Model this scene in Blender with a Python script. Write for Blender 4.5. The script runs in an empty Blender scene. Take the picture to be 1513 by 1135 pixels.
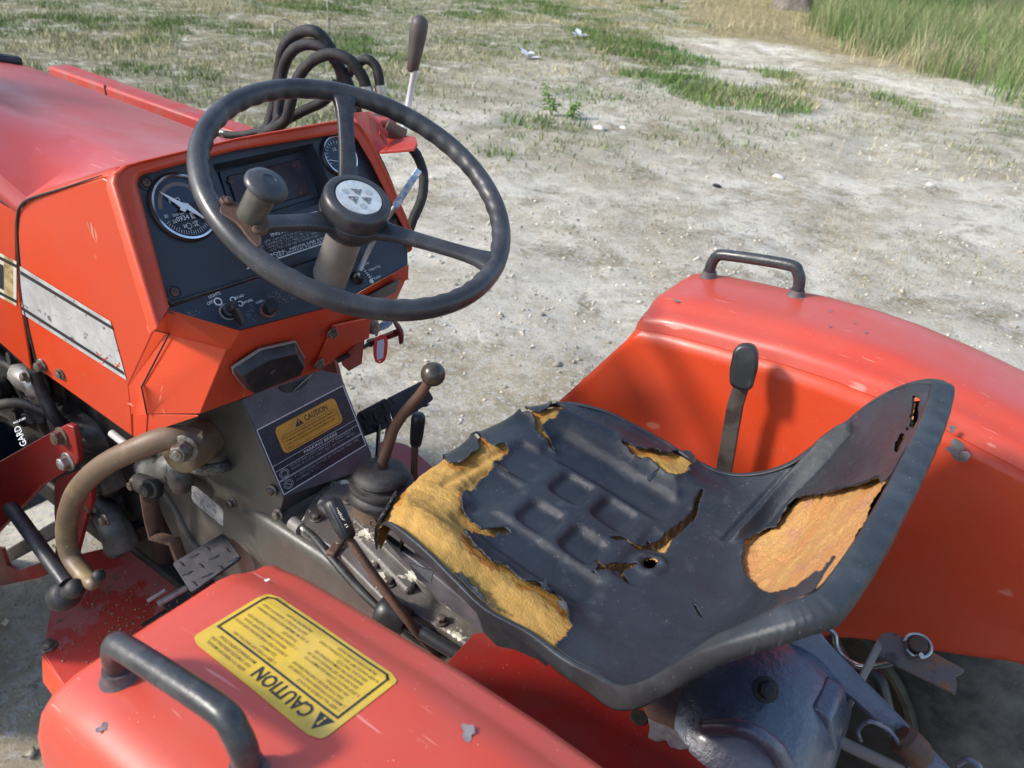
import bpy, bmesh, math, random
import numpy as np
from mathutils import Vector, Matrix, noise as mnoise
R_ = random.Random(7)
rng = np.random.default_rng(11)
S = bpy.context.scene
COL = S.collection

# ---------------------------------------------------------------- camera
CAM = np.array([-0.657, 0.622, 1.490])
ROT = np.array([[-0.80503254, -0.34222703, 0.48456502],
                [-0.5899185, 0.37562532, -0.71477394],
                [0.06260007, -0.86127015, -0.50427667]])
FPX, PCX, PCY = 1167.42, 756.5, 567.5
cam = bpy.data.cameras.new('camera'); cam_o = bpy.data.objects.new('camera', cam); COL.objects.link(cam_o)
m = Matrix.Identity(4)
for i in range(3):
    m[i][0] = ROT[i][0]; m[i][1] = -ROT[i][1]; m[i][2] = -ROT[i][2]; m[i][3] = CAM[i]
cam_o.matrix_world = m
cam.sensor_width = 36; cam.lens = 36 * FPX / 1513; cam.clip_start = 0.02; cam.clip_end = 900
cam.dof.use_dof = True; cam.dof.focus_distance = 1.0; cam.dof.aperture_fstop = 11
S.camera = cam_o
# ---------------------------------------------------------------- light
SUN = Vector((0.55, 0.62, 0.60)).normalized()
w = bpy.data.worlds.new('World'); S.world = w; w.use_nodes = True
nt = w.node_tree; bg = nt.nodes['Background']; sk = nt.nodes.new('ShaderNodeTexSky')
sk.sky_type = 'NISHITA'; sk.sun_disc = False
sk.sun_elevation = math.asin(SUN.z); sk.sun_rotation = math.atan2(SUN.x, SUN.y)
sk.air_density = 1.1; sk.dust_density = 1.2
nt.links.new(sk.outputs[0], bg.inputs[0]); bg.inputs[1].default_value = 0.15
sun = bpy.data.lights.new('sun', 'SUN'); sun.energy = 2.35; sun.angle = math.radians(8); sun.color = (1, 0.94, 0.86)
sun_o = bpy.data.objects.new('sun', sun); COL.objects.link(sun_o)
sun_o.rotation_euler = SUN.to_track_quat('Z', 'Y').to_euler()
S.view_settings.view_transform = 'Standard'; S.view_settings.look = 'None'
S.view_settings.exposure = 0.9; S.view_settings.gamma = 1; S.view_settings.use_curve_mapping = False
S.render.engine = 'CYCLES'

# ---------------------------------------------------------------- measuring helpers
def ray(px, py):
    d = ROT @ np.array([px - PCX, py - PCY, FPX]); return d / np.linalg.norm(d)
def P(px, py, x=None, y=None, z=None, pl=None, off=0):
    """the point of a world plane that stands at the given place of the photograph"""
    d = ray(px, py)
    if pl is not None:
        q, n = pl; s = np.dot(np.array(q) + off * np.array(n) - CAM, n) / np.dot(d, n)
    else:
        ax, v = (0, x) if x is not None else (1, y) if y is not None else (2, z)
        s = (v - CAM[ax]) / d[ax]
    return Vector(CAM + s * d)
def plane3(a, b, c):
    a, b, c = map(Vector, (a, b, c)); n = (b - a).cross(c - a).normalized()
    if n.dot(Vector(CAM) - a) < 0: n = -n
    return (np.array(a), np.array(n))
def project(pts):
    q = (np.asarray(pts, float) - CAM) @ ROT
    zz = np.where(q[:, 2] < 1e-3, 1e-3, q[:, 2])
    return np.stack([PCX + FPX * q[:, 0] / zz, PCY + FPX * q[:, 1] / zz], 1), q[:, 2]
def inside(p, poly):
    x, y = p[:, 0], p[:, 1]; r = np.zeros(len(p), bool); n = len(poly)
    for i in range(n):
        x0, y0 = poly[i]; x1, y1 = poly[(i + 1) % n]
        if y0 == y1: continue
        c = ((y0 > y) != (y1 > y)) & (x < (x1 - x0) * (y - y0) / (y1 - y0) + x0); r ^= c
    return r
def polydist(p, poly):
    d = np.full(len(p), 1e9); n = len(poly)
    for i in range(n):
        a = np.array(poly[i], float); b = np.array(poly[(i + 1) % n], float); ab = b - a
        t = np.clip(((p - a) @ ab) / max(ab @ ab, 1e-9), 0, 1)
        d = np.minimum(d, np.hypot(*(p - a - t[:, None] * ab).T))
    return d
def vnoise(x, y, s=1, seed=0):
    """smooth 2D value noise, numpy"""
    x = x * s + seed * 17.3; y = y * s - seed * 9.1
    xi = np.floor(x).astype(int); yi = np.floor(y).astype(int); fx = x - xi; fy = y - yi
    fx = fx * fx * (3 - 2 * fx); fy = fy * fy * (3 - 2 * fy)
    def h(a, b):
        v = np.sin(a * 127.1 + b * 311.7 + seed * 3.3) * 43758.5453; return v - np.floor(v)
    return (h(xi, yi) * (1 - fx) + h(xi + 1, yi) * fx) * (1 - fy) + (h(xi, yi + 1) * (1 - fx) + h(xi + 1, yi + 1) * fx) * fy
def fbm(x, y, s=1, o=4, seed=0):
    r = 0; a = .5; t = 0
    for k in range(o):
        r = r + a * vnoise(x, y, s * 2 ** k, seed + k); t += a; a *= .55
    return r / t

# ---------------------------------------------------------------- materials
def M(name, col, rough=.5, metal=0, col2=None, sc=12, th=(.45, .6), specks=0, speck_col=(.6, .55, .48), bump=0, bsc=300,
      coat=0, col3=None, sc3=60, th3=(.62, .68), spec=.5, sheen=0, rvar=.12, spk_sc=620, bump2=0, bsc2=8, detail=6):
    mt = bpy.data.materials.new(name); mt.use_nodes = True; t = mt.node_tree; N = t.nodes; L = t.links
    b = N['Principled BSDF']; b.inputs['Metallic'].default_value = metal
    b.inputs['Roughness'].default_value = rough; b.inputs['Specular IOR Level'].default_value = spec
    b.inputs['Coat Weight'].default_value = coat; b.inputs['Coat Roughness'].default_value = .12
    b.inputs['Sheen Weight'].default_value = sheen
    tc = N.new('ShaderNodeTexCoord').outputs['Object']
    def nz(scale, det=detail, off=0):
        n = N.new('ShaderNodeTexNoise'); n.inputs['Scale'].default_value = scale; n.inputs['Detail'].default_value = det
        n.inputs['Roughness'].default_value = .62
        if off:
            mp = N.new('ShaderNodeMapping'); mp.inputs['Location'].default_value = (off, off * .7, -off); L.new(tc, mp.inputs[0]); L.new(mp.outputs[0], n.inputs[0])
        else: L.new(tc, n.inputs[0])
        return n.outputs[0]
    def ramp(f, a, c):
        r = N.new('ShaderNodeMapRange'); r.inputs[1].default_value = a; r.inputs[2].default_value = c; L.new(f, r.inputs[0]); return r.outputs[0]
    def mix(f, a, c):
        x = N.new('ShaderNodeMix'); x.data_type = 'RGBA'; L.new(f, x.inputs[0])
        for s, v in ((6, a), (7, c)):
            if isinstance(v, tuple): x.inputs[s].default_value = (*v, 1)
            else: L.new(v, x.inputs[s])
        return x.outputs[2]
    cur = tuple(col)
    if col2: cur = mix(ramp(nz(sc), *th), cur, tuple(col2))
    if col3: cur = mix(ramp(nz(sc3, off=3.1), *th3), cur, tuple(col3))
    if specks:
        v = N.new('ShaderNodeTexVoronoi'); v.inputs['Scale'].default_value = spk_sc; L.new(tc, v.inputs[0])
        lt = N.new('ShaderNodeMath'); lt.operation = 'LESS_THAN'; lt.inputs[1].default_value = .17; L.new(v.outputs['Distance'], lt.inputs[0])
        sx = N.new('ShaderNodeSeparateColor'); L.new(v.outputs['Color'], sx.inputs[0])
        gt = N.new('ShaderNodeMath'); gt.operation = 'LESS_THAN'; gt.inputs[1].default_value = specks * .6; L.new(sx.outputs[0], gt.inputs[0])
        mu = N.new('ShaderNodeMath'); mu.operation = 'MULTIPLY'; L.new(lt.outputs[0], mu.inputs[0]); L.new(gt.outputs[0], mu.inputs[1])
        cur = mix(mu.outputs[0], cur, tuple(speck_col))
    if isinstance(cur, tuple): b.inputs['Base Color'].default_value = (*cur, 1)
    else: L.new(cur, b.inputs['Base Color'])
    if rvar:
        r = N.new('ShaderNodeMapRange'); r.inputs[1].default_value = .3; r.inputs[2].default_value = .7
        r.inputs[3].default_value = max(.03, rough - rvar); r.inputs[4].default_value = min(1, rough + rvar)
        L.new(nz(14, off=1.7), r.inputs[0]); L.new(r.outputs[0], b.inputs['Roughness'])
    nrm = None
    for st, s, dist in ((bump2, bsc2, .02), (bump, bsc, .0015)):
        if st:
            bp = N.new('ShaderNodeBump'); bp.inputs['Strength'].default_value = st; bp.inputs['Distance'].default_value = dist
            L.new(nz(s, 5, .5), bp.inputs['Height'])
            if nrm: L.new(nrm, bp.inputs['Normal'])
            nrm = bp.outputs[0]
    if nrm: L.new(nrm, b.inputs['Normal'])
    return mt
def scratches(mt, col, n=3):
    t = mt.node_tree; N = t.nodes; L = t.links; b = N['Principled BSDF']; tc = N.new('ShaderNodeTexCoord').outputs['Object']
    for k in range(n):
        mp = N.new('ShaderNodeMapping'); mp.inputs['Rotation'].default_value = (.4 + k * 1.1, .7 * k, .5 + k * .9); mp.inputs['Scale'].default_value = (14, 240, 14); L.new(tc, mp.inputs[0])
        nz = N.new('ShaderNodeTexNoise'); nz.inputs['Scale'].default_value = 1; nz.inputs['Detail'].default_value = 2; L.new(mp.outputs[0], nz.inputs[0])
        r_ = N.new('ShaderNodeMapRange'); r_.inputs[1].default_value = .725; r_.inputs[2].default_value = .76; r_.inputs[4].default_value = .55; L.new(nz.outputs[0], r_.inputs[0])
        x = N.new('ShaderNodeMix'); x.data_type = 'RGBA'; L.new(r_.outputs[0], x.inputs[0]); x.inputs[7].default_value = (*col, 1)
        if b.inputs['Base Color'].links: L.new(b.inputs['Base Color'].links[0].from_socket, x.inputs[6])
        L.new(x.outputs[2], b.inputs['Base Color'])
RED = M('red_paint', (.57, .052, .012), .36, col2=(.52, .062, .026), sc=9, th=(.35, .7), specks=.10, speck_col=(.72, .34, .22), bump=.05, bsc=500, spk_sc=600, rvar=.08, bump2=.02, bsc2=11)
REDTOP = M('faded_red_sky_sheen', (.54, .058, .030), .40, coat=.1, col2=(.49, .080, .055), sc=7, th=(.35, .7), specks=.07, speck_col=(.66, .36, .3), spk_sc=430, bump=.04, bsc=600, rvar=.08, col3=(.5, .16, .12), sc3=160, th3=(.76, .80))  # faded red, with the pinkish sky sheen painted into the colour
HOODR = M('red_hood_paint', (.50, .046, .026), .38, coat=.12, spec=.6, col2=(.46, .085, .085), sc=5, th=(.35, .7), specks=.06, speck_col=(.6, .33, .3), spk_sc=460, bump=.03, bsc=600, rvar=.10, col3=(.40, .13, .12), sc3=90, th3=(.74, .8))
scratches(RED, (.70, .25, .17)); scratches(REDTOP, (.72, .34, .28)); scratches(HOODR, (.66, .30, .27))
REDSHADE = M('shaded_red_paint', (.27, .016, .012), .42, col2=(.23, .026, .02), sc=14, specks=.06, bump=.06, rvar=.1)  # same red paint with shade put into its colour
REDDIRT = M('gritty_red_paint', (.52, .045, .030), .40, col2=(.50, .13, .11), sc=7, th=(.49, .52), specks=.35, speck_col=(.32, .15, .07), spk_sc=150, bump=.25, bsc=140, rvar=.15, col3=(.22, .10, .05), sc3=45, th3=(.62, .72))
REDOLD = M('weathered_red_paint', (.42, .035, .025), .55, col2=(.30, .10, .08), sc=25, th=(.45, .7), specks=.1, bump=.2, bsc=120, col3=(.12, .05, .035), sc3=70, th3=(.66, .72))
PANEL = M('dash_plastic', (.028, .034, .048), .42, col2=(.030, .035, .045), sc=20, specks=.12, speck_col=(.22, .22, .23), spk_sc=460, bump=.06, bsc=900)
PANEL2 = M('dash_plastic_crazed', (.017, .020, .026), .45, col2=(.05, .055, .06), sc=60, th=(.5, .72), specks=.3, speck_col=(.25, .26, .27), spk_sc=620, bump=.1, bsc=700)
BLK = M('black_plastic', (.012, .012, .014), .38, col2=(.03, .03, .032), sc=50, bump=.08, bsc=500)
RUB = M('black_rubber', (.018, .018, .02), .55, col2=(.04, .038, .036), sc=40, bump=.15, bsc=300, specks=.1)
WHEEL = M('steering_wheel_plastic', (.030, .030, .034), .40, col2=(.075, .075, .08), sc=26, th=(.42, .75), specks=.15, speck_col=(.25, .25, .25), spk_sc=480, bump=.10, bsc=260, rvar=.14)
SPINB = M('spinner_barrel_plastic', (.10, .095, .08), .38, col2=(.07, .066, .056), sc=40, bump=.06)
VINYL = M('seat_vinyl', (.017, .021, .028), .33, col2=(.029, .034, .043), sc=10, th=(.35, .7), specks=.12, speck_col=(.2, .21, .23), spk_sc=300, bump=.35, bsc=900, rvar=.10, col3=(.075, .08, .09), sc3=35, th3=(.58, .8), bump2=.10, bsc2=30)
WELT = M('seat_edge_vinyl', (.024, .028, .034), .44, col2=(.038, .044, .051), sc=30, specks=.03, bump=.3, bsc=700)
FOAM = M('torn_seat_foam', (.52, .31, .095), .95, col2=(.42, .245, .065), sc=28, th=(.35, .65), bump=1.0, bsc=420, rvar=0, spec=.15, col3=(.30, .20, .06), sc3=14, th3=(.56, .72), specks=1.0, speck_col=(.38, .21, .06), spk_sc=520)
FOAM2 = M('weathered_back_foam', (.50, .235, .08), .5, col2=(.52, .30, .10), sc=18, th=(.4, .65), bump=1.0, bsc=150, rvar=0, spec=.45, col3=(.46, .22, .11), sc3=22, th3=(.55, .65))
def crackle(mt, scale, amt, dist):
    t = mt.node_tree; N = t.nodes; L = t.links; b = N['Principled BSDF']; v = N.new('ShaderNodeTexVoronoi'); v.feature = 'DISTANCE_TO_EDGE'; v.inputs['Scale'].default_value = scale
    tc = N.new('ShaderNodeTexCoord'); nn_ = N.new('ShaderNodeTexNoise'); nn_.inputs['Scale'].default_value = 60; mp = N.new('ShaderNodeMix'); mp.data_type = 'RGBA'; mp.inputs[0].default_value = .02
    L.new(tc.outputs['Object'], nn_.inputs[0]); L.new(tc.outputs['Object'], mp.inputs[6]); L.new(nn_.outputs[1], mp.inputs[7]); L.new(mp.outputs[2], v.inputs[0])
    r_ = N.new('ShaderNodeMapRange'); r_.inputs[2].default_value = .12; L.new(v.outputs['Distance'], r_.inputs[0])
    bp = N.new('ShaderNodeBump'); bp.inputs['Strength'].default_value = amt; bp.inputs['Distance'].default_value = dist; L.new(r_.outputs[0], bp.inputs['Height'])
    if b.inputs['Normal'].links: L.new(b.inputs['Normal'].links[0].from_socket, bp.inputs['Normal'])
    L.new(bp.outputs[0], b.inputs['Normal'])
crackle(FOAM2, 260, .6, .0012); crackle(VINYL, 900, .35, .0004)
FOAM3 = M('sun_baked_foam', (.50, .22, .045), .9, col2=(.34, .14, .035), sc=40, bump=1.0, bsc=500, rvar=0, spec=.2)
CRACKF = M('crack_foam', (.16, .09, .035), .95, col2=(.28, .15, .06), sc=70, bump=1, bsc=500, rvar=0, spec=.2)
OLIVE = M('olive_grey_cast_iron', (.072, .068, .057), .42, col2=(.10, .093, .078), sc=10, specks=.2, speck_col=(.2, .19, .16), spk_sc=400, bump=.25, bsc=200, rvar=.12, col3=(.17, .13, .09), sc3=16, th3=(.6, .75))
CAST = M('dusty_cast_iron', (.105, .092, .086), .45, col2=(.15, .135, .125), sc=22, specks=.6, speck_col=(.42, .40, .34), spk_sc=330, bump=.4, bsc=170, col3=(.60, .57, .46), sc3=30, th3=(.595, .615))
CASTB = M('brown_cast_base', (.12, .075, .048), .6, col2=(.075, .055, .045), sc=26, bump=.5, bsc=200, specks=.1)
AXLE = M('blue_grey_axle_paint', (.060, .074, .112), .30, coat=.3, col2=(.10, .12, .17), sc=18, th=(.4, .7), bump=1.0, bsc=110, spec=.9, specks=.3, speck_col=(.3, .33, .4), rvar=.14, col3=(.07, .06, .055), sc3=14, th3=(.6, .75))
TOWER = M('plum_grey_tower_paint', (.075, .072, .085), .42, col2=(.13, .12, .135), sc=12, specks=.12, spk_sc=380, bump=.1, bsc=300)
DARK = M('grimy_engine_black', (.016, .015, .014), .6, col2=(.035, .03, .026), sc=25, bump=.4, bsc=120)
GREYENG = M('oily_grey_metal', (.075, .075, .07), .45, col2=(.15, .145, .13), sc=22, bump=.4, bsc=110, specks=.1, col3=(.02, .02, .02), sc3=30, th3=(.55, .7))
RUST = M('brown_rusty_steel', (.13, .065, .038), .65, col2=(.075, .045, .034), sc=30, th=(.4, .65), bump=.6, bsc=260, specks=.2, speck_col=(.25, .12, .06), rvar=.1)
RUSTP = M('rust_blotched_bracket', (.15, .115, .11), .6, col2=(.26, .11, .035), sc=26, th=(.52, .62), bump=.5, bsc=180, specks=.1, col3=(.07, .05, .05), sc3=40, th3=(.58, .66))
TAN = M('worn_tan_rod', (.155, .105, .068), .48, metal=.1, col2=(.24, .175, .09), sc=13, th=(.5, .62), bump=.3, bsc=240, specks=.3, speck_col=(.35, .27, .16), col3=(.62, .50, .26), sc3=34, th3=(.66, .7))
COLM = M('primer_grey_column', (.20, .18, .165), .5, col2=(.26, .235, .21), sc=14, specks=.1, speck_col=(.35, .33, .3), bump=.05)
STEEL = M('zinc_steel', (.42, .40, .38), .42, metal=.7, col2=(.20, .16, .13), sc=60, th=(.5, .7), bump=.2, bsc=400)
BOLTM = M('dirty_bolt_steel', (.20, .18, .155), .45, metal=.5, col2=(.10, .07, .05), sc=90, th=(.45, .6), bump=.3, bsc=400)
SCREW = M('rusty_screw', (.09, .055, .045), .5, metal=.4, col2=(.16, .09, .06), sc=300)
CHROME = M('chrome', (.72, .74, .78), .16, metal=1, rvar=.06, col2=(.5, .5, .52), sc=40)
BLUECH = M('blue_tinted_chrome', (.36, .50, .78), .28, metal=.6, col2=(.75, .80, .88), sc=90, th=(.5, .56))
TREAD = M('diamond_tread_steel', (.020, .020, .027), .48, metal=.1, col2=(.040, .038, .048), sc=40, bump=.3, bsc=200)
HOSE = M('braided_hose', (.008, .008, .009), .6, col2=(.018, .017, .016), sc=60, bump=.9, bsc=500, specks=.25, speck_col=(.1, .085, .07), spk_sc=500)
TYRE = M('dusty_tyre_rubber', (.030, .032, .034), .75, col2=(.22, .215, .19), sc=9, th=(.42, .80), bump=.6, bsc=90, specks=.5, speck_col=(.28, .27, .23), spk_sc=420)
RIM = M('muddy_wheel_rim', (.10, .09, .065), .6, col2=(.05, .045, .035), sc=14, bump=.3, bsc=120)
YEL = M('yellow_sticker', (.60, .40, .035), .42, col2=(.50, .34, .05), sc=30, th=(.4, .6), specks=.22, speck_col=(.34, .24, .05), spk_sc=300, rvar=.05, col3=(.58, .40, .10), sc3=12, th3=(.55, .7))
ORG = M('orange_sticker', (.72, .33, .025), .45, col2=(.58, .28, .03), sc=35, rvar=.05, specks=.15, speck_col=(.3, .15, .03))
INK = M('black_ink', (.022, .022, .028), .5, rvar=0)
INKF = M('faded_ink', (.07, .055, .025), .6, col2=(.26, .18, .04), sc=160, th=(.45, .75), rvar=0)
INKO = M('faded_ink_orange', (.16, .08, .02), .6, rvar=0)
WHI = M('white_print', (.70, .71, .73), .5, rvar=0, col2=(.3, .31, .32), sc=300, th=(.5, .7))
WHF = M('worn_white_print', (.45, .46, .47), .5, rvar=0, col2=(.05, .05, .055), sc=260, th=(.45, .6))
DECAL = M('black_decal', (.018, .021, .030), .4, col2=(.08, .09, .10), sc=200, th=(.6, .75), rvar=.05, specks=.5, speck_col=(.33, .34, .35), spk_sc=560)
SILV = M('worn_silver_stripe', (.42, .42, .41), .38, metal=.2, col2=(.56, .56, .55), sc=35, th=(.4, .65), col3=(.16, .15, .14), sc3=60, th3=(.60, .66), bump=.3, bsc=200, specks=.15, speck_col=(.15, .13, .12))
CREAM = M('cream_stripe', (.60, .56, .46), .5, col2=(.45, .33, .14), sc=20, th=(.55, .7))
GLASSD = M('gauge_dial', (.022, .035, .060), .16, rvar=0)
DIALK = M('gauge_dial_black', (.008, .008, .010), .2, rvar=0)
DIALR = M('gauge_red_brown', (.16, .11, .095), .3, rvar=0)
WH = M('white_needle', (.8, .82, .84), .4, rvar=0)
AMBER = M('dark_smoked_lens', (.045, .018, .020), .22, col2=(.025, .015, .02), sc=30, rvar=.05)
EMB = M('white_emblem', (.58, .60, .60), .5, col2=(.40, .42, .42), sc=90, th=(.4, .65), specks=.2, speck_col=(.3, .3, .3), spk_sc=900)
EMBK = M('worn_emblem_grey', (.09, .09, .10), .5, col2=(.36, .37, .37), sc=260, th=(.45, .6), rvar=0)
TAGR = M('red_tag_plastic', (.62, .008, .02), .3, rvar=0)
TAGB = M('blue_tag_plastic', (.16, .28, .50), .35, col2=(.45, .52, .6), sc=220, th=(.5, .56), rvar=0)
PAPER = M('tag_paper', (.55, .55, .68), .6, rvar=0)
FILT = M('navy_filter_can', (.006, .012, .035), .3, rvar=.05)
SHELL = M('black_seat_pan', (.01, .01, .011), .6)
BARE = M('chipped_grey_primer', (.15, .125, .13), .55, col2=(.24, .21, .21), sc=90, th=(.4, .6), bump=.3, rvar=.05)

# ---------------------------------------------------------------- builders
def link(name, me, mat, parent=None, smooth=35):
    o = bpy.data.objects.new(name, me); COL.objects.link(o)
    if mat: me.materials.append(mat)
    if parent: o.parent = parent
    if smooth is not None:
        me.polygons.foreach_set('use_smooth', [True] * len(me.polygons))
        if smooth < 180: me.set_sharp_from_angle(angle=math.radians(smooth))
    return o
def thing(o, label, cat, group=None):
    o['label'] = label; o['category'] = cat
    if group: o['group'] = group
    return o
class B:
    def __init__(s): s.v = []; s.f = []
    def add(s, vs, fs):
        k = len(s.v); s.v += [tuple(v) for v in vs]; s.f += [tuple(i + k for i in f) for f in fs]; return s
    def box(s, c, d, rot=None):
        c = Vector(c); vs = []
        for a in (-1, 1):
            for b in (-1, 1):
                for e in (-1, 1):
                    v = Vector((a * d[0] / 2, b * d[1] / 2, e * d[2] / 2)); vs.append(c + (rot @ v if rot else v))
        return s.add(vs, [(0, 1, 3, 2), (4, 6, 7, 5), (0, 4, 5, 1), (2, 3, 7, 6), (0, 2, 6, 4), (1, 5, 7, 3)])
    def lathe(s, o, ax, prof, seg=24, cap=True):
        ax = Vector(ax).normalized(); o = Vector(o); u = ax.orthogonal().normalized(); w_ = ax.cross(u); vs = []; fs = []
        for r, h in prof:
            for i in range(seg):
                a = 2 * math.pi * i / seg; vs.append(o + ax * h + (u * math.cos(a) + w_ * math.sin(a)) * r)
        for j in range(len(prof) - 1):
            for i in range(seg):
                k = (i + 1) % seg; fs.append((j * seg + i, j * seg + k, (j + 1) * seg + k, (j + 1) * seg + i))
        if cap: fs.append(tuple(reversed(range(seg)))); fs.append(tuple((len(prof) - 1) * seg + i for i in range(seg)))
        return s.add(vs, fs)
    def tube(s, pts, rad, seg=14, sub=6, flat=1.0, up=None, wob=0):
        pts = [Vector(p) for p in pts]; n = len(pts)
        if not isinstance(rad, (list, tuple)): rad = [rad] * n
        path = []; rr = []
        if sub <= 1 or n < 3:
            path = pts; rr = list(rad)
        else:
            for i in range(n - 1):
                p0 = pts[max(i - 1, 0)]; p1 = pts[i]; p2 = pts[i + 1]; p3 = pts[min(i + 2, n - 1)]
                for k in range(sub):
                    t = k / sub
                    path.append(.5 * ((2 * p1) + (-p0 + p2) * t + (2 * p0 - 5 * p1 + 4 * p2 - p3) * t * t + (-p0 + 3 * p1 - 3 * p2 + p3) * t ** 3))
                    rr.append(rad[i] * (1 - t) + rad[i + 1] * t)
            path.append(pts[-1]); rr.append(rad[-1])
        u = None; vs = []; fs = []; L = len(path)
        for j, p in enumerate(path):
            tan = (path[min(j + 1, L - 1)] - path[max(j - 1, 0)]).normalized()
            if up is not None: u = (Vector(up) - tan * Vector(up).dot(tan)).normalized()
            elif u is None: u = tan.orthogonal().normalized()
            else: u = (u - tan * u.dot(tan)).normalized()
            w_ = tan.cross(u)
            for i in range(seg):
                a = 2 * math.pi * i / seg; q = rr[j] * (1 + (wob * (R_.random() - .5) if wob else 0))
                vs.append(p + u * math.cos(a) * q * flat + w_ * math.sin(a) * q)
        for j in range(L - 1):
            for i in range(seg):
                k = (i + 1) % seg; fs.append((j * seg + i, j * seg + k, (j + 1) * seg + k, (j + 1) * seg + i))
        fs.append(tuple(reversed(range(seg)))); fs.append(tuple((L - 1) * seg + i for i in range(seg)))
        return s.add(vs, fs)
    def prism(s, pts, vec):
        pts = [Vector(p) for p in pts]; v = Vector(vec); n = len(pts)
        return s.add(pts + [p + v for p in pts], [tuple(range(n)), tuple(reversed(range(n, 2 * n)))] + [(i, i + n, (i + 1) % n + n, (i + 1) % n) for i in range(n)])
    def mesh(s, name):
        me = bpy.data.meshes.new(name); me.from_pydata(s.v, [], s.f); bm = bmesh.new(); bm.from_mesh(me)
        bmesh.ops.recalc_face_normals(bm, faces=bm.faces); bm.to_mesh(me); bm.free(); return me
    def build(s, name, mat, parent=None, smooth=35, bevel=0, seg=2, solid=0, subd=0):
        o = link(name, s.mesh(name), mat, parent, smooth)
        if solid: md = o.modifiers.new('solid', 'SOLIDIFY'); md.thickness = solid; md.offset = -1; md.use_even_offset = False
        if bevel:
            md = o.modifiers.new('bevel', 'BEVEL'); md.width = bevel; md.segments = seg; md.limit_method = 'ANGLE'; md.angle_limit = math.radians(28); md.harden_normals = False
        if subd: md = o.modifiers.new('sub', 'SUBSURF'); md.levels = md.render_levels = subd
        return o
def roundpoly(pts, r, k=4):
    """round the corners of a 3D polygon"""
    out = []; n = len(pts)
    for i in range(n):
        p = Vector(pts[i]); a = Vector(pts[i - 1]) - p; b = Vector(pts[(i + 1) % n]) - p
        q = min(r, a.length * .45, b.length * .45); A = p + a.normalized() * q; C = p + b.normalized() * q
        for j in range(k + 1):
            t = j / k; out.append(A * (1 - t) ** 2 + p * 2 * t * (1 - t) + C * t * t)
    return out
def PP(pl, pts, off=0): return [P(x, y, pl=pl, off=off) for x, y in pts]
def plate(name, pl, pts, th, mat, parent, r=0, bevel=.0015, off=0):
    n = Vector(pl[1]); q = PP(pl, pts, off)
    if r: q = roundpoly(q, r)
    return B().prism(q, -n * th).build(name, mat, parent, bevel=bevel)
def bolt(p, n, r, mat, parent, name='bolt', h=None, washer=True):
    n = Vector(n).normalized(); p = Vector(p); h = h or r * 1.1; b = B()
    if washer: b.lathe(p, n, [(r * 1.45, -.001), (r * 1.45, r * .22), (r * 1.2, r * .3)], 18)
    b.lathe(p, n, [(r, r * .2), (r, r * .2 + h * .85), (r * .86, r * .2 + h)], 6)
    b.lathe(p, n, [(r * .6, r * .2 + h), (r * .5, r * .2 + h * 1.08)], 12)
    return b.build(name, mat, parent, smooth=30, bevel=r * .06, seg=1)
def screw(p, n, r, mat, parent, name='screw'):
    n = Vector(n).normalized(); p = Vector(p)
    b = B().lathe(p, n, [(r, 0), (r * .95, r * .25), (r * .6, r * .45), (r * .25, r * .5)], 18)
    o = b.build(name, mat, parent)
    u = n.orthogonal().normalized(); v = n.cross(u); R3 = Matrix((u, v, n)).transposed()
    c = B().box(p + n * r * .47, (r * 1.0, r * .2, r * .12), R3).box(p + n * r * .472, (r * .2, r * 1.0, r * .12), R3)
    c.build('screw_slot', DARK, o, smooth=None)
    return o
_f = {}
def textmesh(s, bold=0):
    key = (s, bold)
    if key not in _f:
        c = bpy.data.curves.new('t', 'FONT'); c.body = s; c.size = 1; c.resolution_u = 2; c.offset = bold
        o = bpy.data.objects.new('t', c); COL.objects.link(o); dg = bpy.context.evaluated_depsgraph_get()
        me = bpy.data.meshes.new_from_object(o.evaluated_get(dg)); bpy.data.objects.remove(o)
        vs = np.array([v.co[:] for v in me.vertices]) if len(me.vertices) else np.zeros((0, 3)); fs = [tuple(p.vertices) for p in me.polygons]
        _f[key] = (vs, fs)
    return _f[key]
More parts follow.
